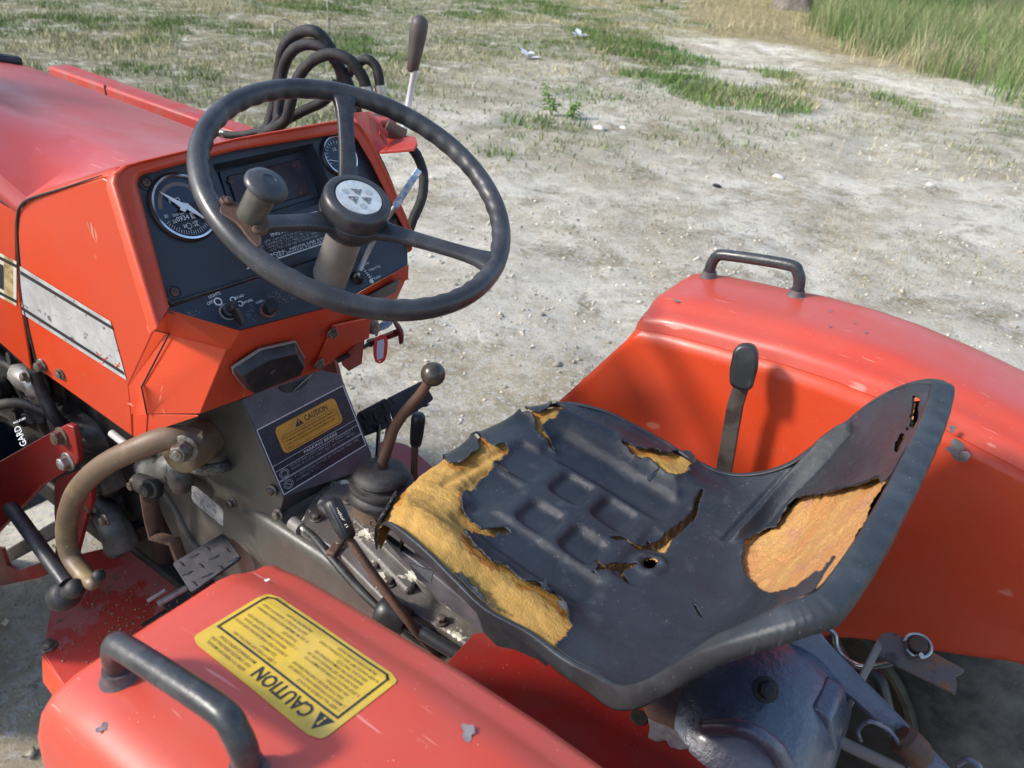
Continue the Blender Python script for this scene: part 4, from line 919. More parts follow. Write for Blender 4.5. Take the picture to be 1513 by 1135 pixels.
B().lathe(P(549, 416, pl=PLG), LGn, [(.0035, 0), (.003, .0008)], 8).build('throttle_marks', WHI, LG)
# sheet film with crazing
crz = B()
for cx_, cy_, rx, ry, n_ in ((430, 432, 42, 12, 150), (285, 465, 12, 6, 26), (370, 462, 9, 12, 22)):
    for k in range(n_):
        a = R_.uniform(0, 6.28); q = R_.random() ** .5; x = cx_ + rx * q * math.cos(a); y = cy_ + ry * q * math.sin(a) - (x - cx_) * .28
        L_ = R_.uniform(1.5, 5); aa = R_.uniform(0, 6.28); p0 = P(x, y, pl=PLG, off=.0004); p1 = P(x + L_ * math.cos(aa), y + L_ * math.sin(aa) * .6, pl=PLG, off=.0004)
        s = (p1 - p0).cross(LGn).normalized() * .00013; crz.add([p0 - s, p1 - s, p1 + s, p0 + s], [(0, 1, 2, 3)])
crz.build('crazing', WHF, LG, smooth=None)
# light switch knob
LS = B().lathe(P(337, 461, pl=PLG), LGn, [(.0105, 0), (.0105, .0010), (.0098, .0014)], 28).build('light_switch', COLM, T)
c = P(336, 462, pl=PLG); b = B().lathe(c, LGn, [(.0085, .001), (.008, .008), (.0055, .0095), (.005, .022), (.0042, .024)], 22); b.build('knob', BLK, LS)
d = (P(355, 478, pl=PLG) - P(330, 448, pl=PLG)).normalized(); s = LGn.cross(d)
B().prism([c - d * .006 + LGn * .006 + s * .0022, c + d * .022 + LGn * .004 + s * .0022, c + d * .022 + LGn * .013 + s * .0022, c - d * .004 + LGn * .026 + s * .0022], -s * .0044).build('switch_lever', BLK, LS, bevel=.0006)
HB = B().lathe(P(394, 460, pl=PLG), LGn, [(.0095, 0), (.0095, .004), (.0075, .0045)], 24).build('horn_button', M('rose_collar', (.16, .07, .055), .5), T)
B().lathe(P(394, 460, pl=PLG), LGn, [(.0078, .004), (.0078, .017), (.007, .0185)], 24).build('button_cap', BLK, HB)
# throttle lever
b = B().lathe(P(527, 411, pl=PLG), LGn, [(.010, 0), (.009, .003), (.0065, .006), (.006, .010)], 20)
TH = b.build('throttle_lever', BLK, T)
p0 = P(527, 409, pl=PLG, off=.008); p1 = P(536, 388, y=-.075); p2 = P(560, 340, y=-.10); p3 = P(584, 305, y=-.115); p4 = P(619, 251, y=-.135)
B().tube([p0, p1, p2, p3], [.0042, .004, .0038, .0038], 12, 5).build('lever_rod', STEEL, TH)
dd = (p4 - p3); sd_ = dd.cross(Vector((-.6, .6, .5))).normalized() * .0048
B().prism([p3 - sd_, p3 + sd_, p4 + sd_ * .9, p4 - sd_ * .9], dd.cross(sd_).normalized() * .0022).build('lever_blade', BLUECH, TH, bevel=.0006)

# ---------------- steering wheel
wn = Vector((-math.sin(.508), .0733 * .9, math.cos(.508))).normalized(); wc = Vector((-.004, -.006, 1.2135)); wr = .1742
wu = Vector((0, 1, 0)).cross(wn).normalized(); wv = wn.cross(wu)
def wp(a, r, h=0): return wc + (wu * math.cos(a) + wv * math.sin(a)) * r + wn * h
def wang(px, py):
    q = P(px, py, pl=(np.array(wc), np.array(wn))) - wc; return math.atan2(q.dot(wv), q.dot(wu))
SW = bpy.data.objects.new('steering_wheel', None); COL.objects.link(SW); SW.parent = T
vs = []; fs = []; nA = 360; nS = 18
for i in range(nA):
    a = 2 * math.pi * i / nA; rip = math.sin(a * 46)
    for j in range(nS):
        t = 2 * math.pi * j / nS; rr = .0121; inn_ = max(0, -math.cos(t)) ** 1.5
        q = rr * (1 - .13 * inn_ * (0.5 + .5 * rip)) ; vs.append(wp(a, wr + math.cos(t) * q * .98, math.sin(t) * q))
for i in range(nA):
    for j in range(nS):
        fs.append((i * nS + j, ((i + 1) % nA) * nS + j, ((i + 1) % nA) * nS + (j + 1) % nS, i * nS + (j + 1) % nS))
B().add(vs, fs).build('wheel_rim', WHEEL, SW, smooth=180)
for (px, py) in ((510, 155), (350, 333), (733, 393)):
    a = wang(px, py); pr = [wp(a, .030, -.016), wp(a, .060, -.014), wp(a, .10, -.010), wp(a, .14, -.005), wp(a, wr - .006, 0)]
    tw = (-wu * math.sin(a) + wv * math.cos(a)); b = B(); vs = []; fs = []
    prof = [(.024, .0080, -.044), (.0165, .0074, -.040), (.0118, .0070, -.032), (.0102, .0062, -.021), (.0102, .0060, -.009), (.0120, .0066, -.002), (.019, .0082, 0)]
    rad = [.022, .036, .055, .09, .13, .155, .170]
    nS2 = 14
    for (hw, ht, h), r in zip(prof, rad):
        for j in range(nS2):
            t = 2 * math.pi * j / nS2; cx2 = math.copysign(abs(math.cos(t)) ** .6, math.cos(t)); sx2 = math.copysign(abs(math.sin(t)) ** .6, math.sin(t))
            vs.append(wp(a, r, h + sx2 * ht) + tw * (hw * cx2))
    for k in range(len(rad) - 1):
        for j in range(nS2): fs.append((k * nS2 + j, k * nS2 + (j + 1) % nS2, (k + 1) * nS2 + (j + 1) % nS2, (k + 1) * nS2 + j))
    b.add(vs, fs).build('wheel_spoke', WHEEL, SW, smooth=70, subd=1)
hcn = wc - wn * .030
B().lathe(hcn, wn, [(.022, -.030), (.031, -.030), (.037, -.020), (.0405, -.012), (.041, -.004), (.039, -.002)], 48).build('wheel_hub', WHEEL, SW, smooth=60)
B().lathe(hcn, wn, [(.0395, -.003), (.0405, .000), (.0405, .013), (.0388, .018), (.035, .0205), (.0295, .021), (.029, .0195), (.0, .0195)], 56, cap=False).build('hub_cap', BLKCAP if False else WHEEL, SW, smooth=60)
EM = B().lathe(hcn, wn, [(.0272, .0195), (.0268, .0206)], 56).build('hub_emblem', EMB, SW)
eu = (P(560, 300, pl=(np.array(wc + wn * .02), np.array(wn))) - P(500, 290, pl=(np.array(wc + wn * .02), np.array(wn)))).normalized(); ev = wn.cross(eu)
def ep(a, b_, h=.0211): return hcn + wn * h + eu * a + ev * b_
eb = B(); gb = B()
for k, ang in enumerate((100, 220, 340)):
    a = math.radians(ang); cx_, cy_ = .0095 * math.cos(a), .0085 * math.sin(a)
    tri = [ep(cx_ + .0078 * math.cos(a + math.pi + t), cy_ + .0078 * math.sin(a + math.pi + t)) for t in (0, 2.09, 4.19)]
    eb.add(tri, [(0, 1, 2)])
    a2 = math.radians(ang - 60); cx_, cy_ = .0165 * math.cos(a2), .015 * math.sin(a2)
    gb.add([ep(cx_ + .0044 * math.cos(t * .785), cy_ + .0044 * math.sin(t * .785), .0209) for t in range(8)], [tuple(range(8))])
link('emblem_print', _raw(eb), EMBK, EM, smooth=None)
link('emblem_print', _raw(gb), M('emblem_ghost', (.36, .38, .40), .5, rvar=0), EM, smooth=None)
cb = wc + wn * -.055; ce = P(480, 412, pl=PLG, off=-.01)
ce = wc - wn * .175
SC_ = B().tube([cb, mid(cb, ce, .5), ce], [.0215, .0225, .0235], 32, 2).build('steering_column', COLM, T, smooth=60)
# spinner knob
ak = wang(352, 330); SKP = wp(wang(378, 322), .1480, .012)
KN = Vector((-.30, .02, .95)); KN = (wn * 1.0).normalized()
base = P(368, 312, pl=(np.array(wc + wn * .012), np.array(wn)))
tip = P(404, 250, pl=(np.array(wc + wn * .070), np.array(wn))); kax = (tip - base).normalized()
kax = (kax * .8 + wn * .2).normalized(); base = P(369, 322, pl=(np.array(wc + wn * .010), np.array(wn)))
SK = B().lathe(base, kax, [(.0140, 0), (.0143, .003), (.0146, .024), (.0144, .042), (.011, .044)], 36).build('spinner_knob', SPINB, SW, smooth=50)
B().lathe(base, kax, [(.011, .041), (.0190, .042), (.0218, .0445), (.0218, .047), (.0190, .0512), (.0125, .0535), (.0068, .0543), (.0066, .0537), (.0, .0537)], 44, cap=False).build('spinner_knob', WHEEL, SW, smooth=60)
PW = (np.array(wc + wn * .014), np.array(wn))
plate('spinner_clamp', PW, [(324, 312), (330, 294), (345, 297), (370, 305), (390, 318), (400, 330), (396, 340), (384, 345), (388, 356), (382, 366), (368, 352), (352, 330)], .006, RUST, SW, r=.004)
plate('spinner_clamp', PW, [(324, 292), (330, 288), (343, 292), (346, 300), (330, 300)], .010, RUST, SW, r=.002, off=.002)
screw(P(338, 296, pl=PW, off=.003), wn, .0042, RUST, SW, 'clamp_screw'); screw(P(380, 340, pl=PW, off=.001), wn, .0055, RUST, SW, 'clamp_screw')

# ---------------- key, tags, pull handle
KS = B().tube([P(540, 455, y=-.11), P(553, 487, y=-.13)], [.010, .010], 20, 1).build('ignition_switch', STEEL, T)
pk = P(527, 512, y=-.10); pe = P(585, 492, y=-.16)
PH = B().tube([P(500, 533, y=-.07), P(548, 507, y=-.155)], .0034, 10, 1).build('stop_pull_handle', DARK, T)
MAR = M('maroon_plastic', (.14, .018, .020), .35, rvar=.05)
hx_ = (pe - P(548, 503, y=-.13)).normalized()
B().tube([P(546, 507, y=-.155), P(560, 502, y=-.158), pe], [.0068, .0052, .0055], 14, 3).build('handle_stem', MAR, PH)
tc_ = pe + hx_ * .002; up_ = (Vector((0, 0, 1)) - hx_ * hx_.z).normalized(); wd_ = hx_.cross(up_)
vs = []; 
bb = B().tube([tc_ - up_ * .0195, tc_ - up_ * .012 + hx_ * .003, tc_ + hx_ * .005, tc_ + up_ * .012 + hx_ * .003, tc_ + up_ * .0195], [.004, .0075, .0085, .0075, .004], 16, 4, flat=.55, up=hx_); bb.build('handle_grip', MAR, PH)
st = Sheet(P(577, 500, y=-.163), up_ * .014, wd_ * .006, (Vector(CAM) - pe).normalized(), PH)
ring = [P(556 + 9 * math.cos(a), 484 + 6 * math.sin(a), y=-.138 + .003 * math.sin(a * 2)) for a in np.linspace(0, 6.28, 14)]
kr = B().tube(ring, .0008, 6, 1); KR = kr.build('key_ring', STEEL, None); thing(KR, 'thin steel key ring hanging below the steering wheel at the ignition', 'key ring')
def tag(name, pts, mat, ins, imat, y, label, hole):
    pl = (np.array(P(562, 500, y=y)), np.array((Vector((-.55, .8, .2))).normalized())); o = plate(name, pl, pts, .0022, mat, None, r=.004, bevel=.0005)
    thing(o, label, 'key tag')
    if ins: plate('tag_paper', pl, ins, .0008, imat, o, r=.0008, bevel=0, off=.0007)
    if hole: B().lathe(P(*hole, pl=pl, off=.0004), pl[1], [(.0014, 0), (.0012, .0006)], 10).build('tag_hole', WH, o)
    return o
tag('red_key_tag', [(554, 502), (558, 497), (566, 494), (571, 497), (573, 505), (572, 522), (569, 533), (562, 538), (555, 536), (552, 528), (551, 514)], TAGR, [(557.5, 504), (567, 501), (568, 508), (566, 529), (557, 532), (556.5, 520)], PAPER, -.143, 'red key tag with pale paper window hanging under the wheel', (561, 534))
tag('blue_key_tag', [(558, 484), (562, 477), (571, 472), (580, 472), (580, 479), (572, 486), (562, 489)], TAGB, None, None, -.142, 'blue oval key tag with scribbled writing above the red tag', (561, 481))
thing(B().tube([P(548, 470, y=-.135), P(556, 482, y=-.137), P(556, 497, y=-.138)], [.003, .0035, .002], 8, 3, flat=.35).build('ignition_key', STEEL, None), 'steel ignition key in the switch behind the red key tag', 'key')

# ---------------- column tower with decals
TW = plane3((.127, .079, .8695), (.127, -.079, .8695), (.080, .08, .7795)); TWn = Vector(TW[1])
tw = plate('column_tower', TW, [(356, 591), (420, 560), (470, 546), (503, 553), (508, 566), (548, 668), (552, 690), (419, 735)], .003, TOWER, T, bevel=.001)
b = B(); q0, q1 = P(419, 735, pl=TW), P(549, 668, pl=TW); dn = Vector((.012, 0, -.034)); b.prism([q0, q1, q1 + dn, q0 + dn], (.004, 0, 0)); b.build('lower_lip', TOWER, tw, bevel=.001)
sd0 = [P(356, 591, pl=TW), P(419, 735, pl=TW), P(419, 735, pl=TW) + dn, P(425, 845, y=P(419, 735, pl=TW).y + .01), P(330, 790, y=.11), P(300, 700, y=.11), P(215, 630, y=.115), P(300, 600, y=.105)]
B().add(sd0 + [v + Vector((0, -.003, 0)) for v in sd0], [tuple(range(8)), tuple(range(15, 7, -1))] + [(i, i + 8, (i + 1) % 8 + 8, (i + 1) % 8) for i in range(8)]).build('tower_side', OLIVE, tw, bevel=.001)
for x, y in ((402, 725), (344, 743), (411, 760)): bolt(P(x, y, y=.088 if x > 400 else .11), (-.1, 1, .1), .006, BOLTM, tw)
B().tube([P(433, 578, pl=TW, off=.001), P(462, 552, pl=TW, off=.008)], .0012, 6, 1).build('wire', STEEL, tw)
vs = []
B().add([P(412, 571, pl=TW, off=.0006)] + [P(434 + 22 * math.cos(a), 566 + 13 * math.sin(a) - 6 * math.cos(a), pl=TW, off=.0006) for a in np.linspace(2.9, -.15, 12)], [tuple(range(13))]).build('access_notch', DARK, tw, smooth=None)
o_ = P(379, 636, pl=TW); u_ = P(506, 570, pl=TW) - o_; v_ = P(419, 731, pl=TW) - o_
ds = Sheet(o_, u_, v_, TWn, tw)
ds.rect('d', 0, 0, 1, 1, .0005)
ds.line('w', [(.0, 0), (1, 0), (1, 1), (0, 1), (0, 0)], .0015)
ds.poly('o', rrect(.155, .09, .86, .50, .05, .08), .0010); pts = rrect(.19, .25, .825, .475, .03, .05, 3); ds.line('i', pts + pts[:1], .0006, .0014)
ds.poly('i', [(.36, .225), (.455, .225), (.4075, .12)], .0014); ds.poly('o', [(.40, .15), (.415, .15), (.41, .21), (.405, .21)], .0017)
ds.text('i', 'CAUTION', .475, .215, .085, width=.27, bold=.01, h=.0014)
for i, (t, wd) in enumerate([('TO AVOID POSSIBLE INJURY OR PROPERTY', .60), ('DAMAGE, NEVER START ENGINE OR OPERATE', .60), ('TRACTOR UNLESS SEATED IN OPERATORS', .58), ('SEAT', .08)]): ds.text('s', t, .205, .305 + .05 * i, .030, width=wd, h=.0014)
ds.line('w', [(0, .565), (1, .565)], .0006, .0014); ds.text('w', 'PARKING BRAKE', .34, .628, .042, width=.40, bold=.006, h=.0014); ds.line('w', [(0, .655), (1, .655)], .0006, .0014)
for i, (t, wd) in enumerate([('TO ENGAGE: LATCH AND LIFT UP, BRAKE PEDALS', .76), ('TOGETHER. LATCH HOLDS WHEN DEPRESSING PEDALS', .76)]): ds.text('f', t, .16, .70 + .05 * i, .028, width=wd, h=.0014)
ds.line('w', [(0, .80), (1, .80)], .0006, .0014); ds.line('w', [(0, .815), (1, .815)], .0006, .0014)
for i, (t, wd) in enumerate([('TO DISENGAGE: DEPRESS BRAKE PEDALS FULL TIME', .78), ('DEPRESS FULLY', .30)]): ds.text('f', t, .16, .87 + .055 * i, .028, width=wd, h=.0014)
for (cx_, cy_) in ((.08, .735), (.08, .90)):
    for rr in (.05, .034): 
        pts = [(cx_ + rr * math.cos(k * .52), cy_ + rr * 1.25 * math.sin(k * .52)) for k in range(13)]; ds.line('w', pts, .0005, .0014)
ds.line('w', [(.05, .87), (.11, .93)], .0006, .0014)
ds.build({'d': DECAL, 'w': WHI, 'o': ORG, 'i': INK, 's': INKO, 'f': WHF}, {'d': 'black_decal', 'w': 'white_lettering', 'o': 'orange_label', 'i': 'black_lettering', 's': 'small_lettering', 'f': 'faded_lettering'})

# ---------------- transmission
def spl(z): return (np.array((0, 0, z)), np.array((0, 0, 1)))
side_ = [P(310, 640, y=.115), P(350, 700, y=.115), P(425, 792, y=.115), P(470, 810, y=.10), P(560, 885, y=.10), P(700, 985, y=.10)]
prof = [(v.x, min(v.z, .735)) for v in side_] + [(-.60, .60), (-.60, .42), (.20, .42), (.30, .55), (.30, .735)]
tb = B().prism([Vector((x, .10, z)) for x, z in prof], (0, -.20, 0)).build('transmission_case', OLIVE, T, bevel=.014, seg=4, smooth=40)
# raised rib and web on the case
HSG = (np.array((0, .112, 0)), np.array(Vector((-.08, 1, .05)).normalized()))
plate('clutch_housing', HSG, [(190, 600), (300, 585), (345, 640), (400, 740), (440, 840), (430, 880), (350, 862), (300, 842), (262, 812), (236, 760), (222, 715), (205, 690), (180, 650)], .03, OLIVE, tb, r=.01, bevel=.008)
B().tube([P(345, 668, pl=HSG), P(352, 730, pl=HSG), P(385, 800, pl=HSG), P(425, 860, pl=HSG)], [.006, .011, .013, .012], 14, 5).build('casting_rib', OLIVE, tb, smooth=80)
B().tube([P(225, 700, pl=HSG), P(255, 745, pl=HSG), P(285, 800, pl=HSG), P(330, 845, pl=HSG)], [.005, .008, .009, .008], 14, 5).build('casting_rib', OLIVE, tb, smooth=80)
B().lathe(P(372, 815, pl=HSG, off=-.004), HSG[1], [(.05, 0), (.046, .006), (.03, .011), (.002, .013)], 28).build('casting_bulge', M('sandy_cast_iron', (.19, .15, .115), .45, col2=(.12, .11, .09), sc=18, bump=.25, bsc=200, specks=.2), tb, smooth=80)
B().tube([P(215, 690, y=.13), P(235, 700, y=.135), P(262, 690, y=.13), P(268, 720, y=.13)], [.018, .022, .024, .016], 14, 5).build('casting_boss', GREYENG, tb, smooth=60)
sp_ = plane3(P(283, 720, y=.128), P(328, 745, y=.128), P(326, 775, y=.128))
npl = plate('serial_plate', sp_, [(283, 718), (290, 720), (327, 751), (330, 757), (329, 777), (324, 774), (286, 742), (283, 736)], .001, M('dull_plate', (.26, .26, .26), .4, col2=(.13, .13, .13), sc=90, th=(.45, .6)), tb, off=.004, bevel=.0002)
for i in range(3):
    s = Sheet(P(292, 729 + i * 5, pl=sp_, off=.0045), P(322, 756 + i * 6, pl=sp_, off=.0045) - P(292, 729 + i * 5, pl=sp_, off=.0045), Vector((0, 0, -.004)), sp_[1], npl); s.text('k', 'SERIAL NO.', 0, 0, .5, width=.8 - .2 * i); s.build({'k': INK}, {'k': 'plate_lettering'})
ZC = .752
cv = [(440, 778), (462, 735), (472, 722), (500, 702), (530, 690), (600, 700), (660, 790), (700, 850), (740, 935), (700, 960), (655, 930), (565, 885), (494, 812)]
CV = plate('top_cover', spl(ZC), cv, .016, CAST, T, r=.008, bevel=.003)
plate('cover_pad', spl(ZC + .010), [(466, 745), (476, 728), (505, 706), (545, 710), (610, 765), (618, 810), (612, 868), (600, 872), (560, 830), (500, 770)], .012, CAST, CV, r=.01, bevel=.004)
plate('cover_rib', spl(ZC + .014), [(520, 765), (535, 762), (640, 850), (740, 930), (735, 940), (620, 860)], .014, CAST, CV, r=.004, bevel=.004)
for x, y in ((515, 739), (467, 766), (502, 806), (574, 862), (652, 918)):
    bolt(P(x, y, z=ZC + (.012 if x == 515 else .001)), (0, 0, 1), .0062, BOLTM, CV)
bolt(P(554, 838, z=ZC + .001), (0, 0, 1), .0045, BOLTM, CV, washer=False)
CAB = B().tube([P(436, 772, z=.745), P(460, 790, z=.748), P(484, 818, z=.748), P(530, 870, z=.735), P(590, 925, z=.72), P(640, 958, z=.71), P(700, 980, z=.69)], .0055, 12, 6).build('control_cable', RUB, T)
B().lathe(P(436, 775, z=.745), (P(470, 800, z=.745) - P(436, 775, z=.745)), [(.0095, -.006), (.0095, .014)], 16).build('cable_end', COLM, CAB)
B().box(P(494, 814, z=.752), (.014, .022, .012), Matrix.Rotation(.3, 3, 'Z')).build('cable_clamp', RUST, CAB, bevel=.003)
# gear lever
gb_ = Vector((-.030, 0, .745))
GL = B().lathe(gb_, (0, 0, 1), [(.052, -.003), (.046, .010), (.041, .020), (.039, .034), (.039, .050)], 36).build('gear_lever_base', CASTB, T, smooth=50)
B().lathe(gb_ + Vector((0, 0, .045)), (0, 0, 1), [(.039, 0), (.0455, .0015), (.0475, .005), (.0465, .009), (.040, .0115), (.0385, .0145), (.0395, .0170), (.0435, .0185), (.0445, .0225), (.0425, .0260), (.0365, .0275), (.0355, .0300), (.0370, .0325), (.0385, .0345), (.0370, .0385), (.0300, .0440), (.0180, .0485), (.0105, .0500), (.0095, .0600)], 40).build('rubber_boot', RUB, GL, smooth=45)
g0 = gb_ + Vector((0, 0, .104)); y0 = g0.y
B().tube([g0 - Vector((0, 0, .012)), P(575, 655, y=-.001), P(583, 632, y=-.004), P(600, 607, y=-.008), P(620, 584, y=-.012), P(634, 563, y=-.015)], [.0078, .0075, .0072, .0070, .0066, .006], 14, 5).build('gear_lever_rod', RUST, GL, smooth=60)
bm = bmesh.new(); bmesh.ops.create_uvsphere(bm, u_segments=32, v_segments=20, radius=.0152, matrix=Matrix.Translation(P(640, 553, y=-.016))); me = bpy.data.meshes.new('gear_knob'); bm.to_mesh(me); bm.free()
link('gear_knob', me, M('worn_dark_knob', (.065, .055, .048), .30, metal=.3, col2=(.10, .085, .07), sc=60, bump=.1), GL, smooth=180)
B().lathe(gb_ + Vector((-.02, .036, .03)), (-.35, 1, .1), [(.006, 0), (.006, .0025), (.0045, .003), (.0045, .002), (.0, .002)], 14, cap=False).build('cast_mark', CASTB, GL)
# range lever (near)
RL0 = P(648, 965, z=.70); RL = B().tube([RL0, P(612, 928, z=.755), P(560, 860, z=.80), P(512, 790, z=.845)], [.0085, .0075, .007, .006], 14, 4, flat=.75).build('range_lever', RUST, T)
def grip(p0, p1, r, par, n=10, mat=BLK):
    p0, p1 = Vector(p0), Vector(p1); d = (p1 - p0); L_ = d.length; ax = d.normalized(); u = ax.orthogonal().normalized(); v = ax.cross(u); vs = []; fs = []; seg = n * 6
    pr = [(r * .7, 0), (r * .86, .05 * L_), (r, .3 * L_), (r * 1.06, .8 * L_), (r * 1.0, .92 * L_), (r * .7, .985 * L_), (r * .2, L_)]
    for rr, h in pr:
        for i in range(seg):
            a = 6.28318 * i / seg; k = 1 - (.07 if (i % 6) == 0 and .03 * L_ < h < .9 * L_ else 0); vs.append(p0 + ax * h + (u * math.cos(a) + v * math.sin(a)) * rr * k)
    for j in range(len(pr) - 1):
        for i in range(seg): k = (i + 1) % seg; fs.append((j * seg + i, j * seg + k, (j + 1) * seg + k, (j + 1) * seg + i))
    fs.append(tuple(range((len(pr) - 1) * seg, len(pr) * seg)))
    return B().add(vs, fs).build('lever_grip', mat, par, smooth=50)
grip(P(516, 796, z=.843), P(488, 738, z=.874), .0112, RL)
sg = B()
for k in range(26):
    t = .2 + .7 * R_.random(); p = mid(P(518, 788, z=.861), P(495, 745, z=.888), t); sg.box(p + Vector((R_.uniform(-.001, .001), R_.uniform(-.0012, .0012), 0)), (.0022 * R_.random() + .0006, .0012, .0006), Matrix.Rotation(R_.uniform(0, 3), 3, 'Z'))
sg.build('grip_wear', CREAM, RL, smooth=None)
# black knob lever
KL = B().tube([P(690, 975, z=.735), P(640, 945, z=.745), P(596, 917, z=.752)], .0085, 14, 4).build('hitch_position_lever', BLKM, T)
ax_ = (P(556, 893, z=.762) - P(600, 919, z=.752)).normalized()
B().lathe(P(603, 921, z=.752), ax_, [(.011, 0), (.017, .002), (.0205, .012), (.021, .022), (.0212, .028), (.0195, .036), (.0155, .041), (.008, .0435), (.001, .044)], 28).build('lever_knob', BLK, KL, smooth=50)
# far ribbed lever
FLV = B().tube([P(612, 712, y=-.13), P(613, 655, y=-.14), P(616, 648, y=-.142)], .0058, 12, 2).build('pto_lever', RUST, T)
grip(P(614, 658, y=-.142), P(619, 611, y=-.146), .0105, FLV)
# tall flat lever beside the far fender
LV = B(); l0, l1, l2 = P(1066, 712, y=-.258), P(1085, 600, y=-.262), P(1098, 560, y=-.265); wv_ = Vector((-.85, -.1, .1)).normalized() * .0105
LV.prism([l0 - wv_ + (l0 - l1) * .9, l0 + wv_ + (l0 - l1) * .9, l1 + wv_ * .95, l2 + wv_ * .9, l2 - wv_ * .9, l1 - wv_ * .95], (.0, -.006, 0))
LVO = LV.build('depth_control_lever', M('lever_steel', (.10, .085, .075), .45, metal=.3, col2=(.055, .04, .035), sc=30, th=(.45, .6), bump=.2, bsc=200), T, bevel=.0008)
kp = [(1083, 519), (1091, 511), (1104, 509), (1114, 512), (1120, 522), (1120, 545), (1112, 574), (1104, 579), (1088, 576), (1078, 570), (1077, 550)]
kpl = (np.array(l2 + Vector((0, .012, 0))), np.array(Vector((-.25, .93, .25)).normalized())); b = B().prism(roundpoly(PP(kpl, kp), .006), -Vector(kpl[1]) * .020); b.build('lever_grip', BLK, LVO, bevel=.004, seg=3)

# ---------------- platform, pedals, near-side linkage
PLZ = spl(.42)
pf = [(66, 948), (80, 870), (80, 850), (95, 832), (120, 818), (198, 800), (228, 827), (250, 838), (292, 808), (365, 850), (420, 900), (400, 1100), (200, 1150), (112, 1040), (64, 965)]
PF = plate('foot_platform', PLZ, pf, .005, REDDIRT, T, bevel=.001)
B().prism(PP(PLZ, [(66, 966), (110, 1024), (160, 1100)], -.001), (0, 0, -.045)).build('platform_edge', REDOLD, PF, bevel=0)
b0 = PP(PLZ, [(67, 968), (112, 1028)], -.002); B().prism([b0[0], b0[1], b0[1] + Vector((-.004, .012, -.05)), b0[0] + Vector((-.004, .012, -.05))], Vector((.004, .004, 0))).build('platform_edge', RED, PF, bevel=.001)
for x, y, r in ((170, 818, .009), (214, 943, .0095), (141, 993, .0095), (72, 955, .009)): bolt(P(x, y, z=.421), (0, 0, 1), r, BOLTM, PF)
plate('platform_slot', spl(.4225), [(208, 922), (245, 900), (246, 903), (210, 925)], .001, DARK, PF, bevel=0)
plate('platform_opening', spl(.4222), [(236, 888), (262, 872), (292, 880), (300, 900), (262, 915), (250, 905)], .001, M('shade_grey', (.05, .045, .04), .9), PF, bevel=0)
grit = B(); rg = random.Random(4)
for k in range(300):
    x = min(262, rg.gauss(190, 55)); y = min(1010, rg.gauss(925, 42)); 
    if x < 80 + (y - 970) * 1.2: continue
    p = P(x, y, z=.4212); s = rg.uniform(.0006, .0019); grit.lathe(p, (0, 0, 1), [(s * 1.3, 0), (s, s * .8), (s * .3, s * 1.1)], 5)
grit.build('grit', M('grit_brown', (.26, .15, .08), .9, col2=(.4, .3, .2), sc=90), PF, smooth=180)['kind'] = 'stuff'
# clutch pedal: diamond tread pad
def tread(name, c4, par, rows_, cols_, th=.005):
    c = [Vector(v) for v in c4]; n = (c[1] - c[0]).cross(c[3] - c[0]).normalized()
    if n.dot(Vector(CAM) - c[0]) < 0: n = -n
    o = B().prism(roundpoly(c, .006, 3), -n * th).build(name, TREAD, par, bevel=.001)
    b = B(); U = (c[1] - c[0]); V_ = (c[3] - c[0])
    for i in range(rows_):
        for j in range(cols_):
            p = c[0] + U * ((j + .5) / cols_) + V_ * ((i + .5) / rows_); d = (U.normalized() * (1 if (i + j) % 2 else .2) + V_.normalized() * (.2 if (i + j) % 2 else 1)).normalized() * .0105; s = n.cross(d).normalized() * .0028
            b.add([p - d, p - s, p + d, p + s, p + n * .0026 - d * .5, p + n * .0026 + d * .5], [(0, 1, 4), (1, 5, 4), (1, 2, 5), (2, 3, 5), (3, 4, 5), (3, 0, 4)])
    b.build('tread_bars', TREAD, o, smooth=None)
    return o
CP = tread('clutch_pedal', [P(254, 832, z=.63), P(330, 787, z=.66), P(356, 823, z=.66), P(282, 876, z=.63)], T, 3, 4)
B().tube([P(300, 830, z=.54), P(345, 850, z=.50), P(400, 870, z=.46)], .008, 10, 3).build('pedal_arm', BLKM, CP)
B().tube([P(218, 888, z=.46), P(245, 872, z=.47)], .004, 8, 1).tube([P(233, 893, z=.47), P(276, 868, z=.48)], .0055, 10, 1).build('pedal_rod', STEEL, CP)
B().tube([P(215, 720, y=.15), P(222, 765, y=.15), P(228, 792, y=.15), P(258, 800, y=.15), P(268, 828, y=.15)], .0065, 8, 1, flat=1.6).build('pedal_link', RUST, CP)
plate('platform_bracket', spl(.50), [(281, 880), (350, 838), (362, 855), (292, 895)], .003, REDSHADE, PF); bolt(P(303, 880, z=.502), (0, 0, 1), .0075, DARK, PF)
# brake pedals far side
BP = tread('brake_pedal', [P(527, 612, y=-.12), P(572, 588, y=-.17), P(581, 630, y=-.17), P(536, 646, y=-.12)], T, 3, 3)
BP2 = tread('brake_pedal', [P(571, 590, y=-.175), P(625, 563, y=-.24), P(642, 590, y=-.24), P(584, 630, y=-.175)], T, 3, 4)
B().tube([P(560, 628, y=-.15), P(557, 680, y=-.12)], .009, 8, 1, flat=.4).build('pedal_arm', BLKM, BP)
B().tube([P(576, 620, y=-.175), P(566, 670, y=-.14)], .009, 8, 1, flat=.4).build('pedal_arm', BLKM, BP2)
plate('far_platform', spl(.52), [(560, 650), (600, 655), (640, 690), (800, 800), (700, 900), (560, 760)], .004, REDSHADE, T, r=.02)
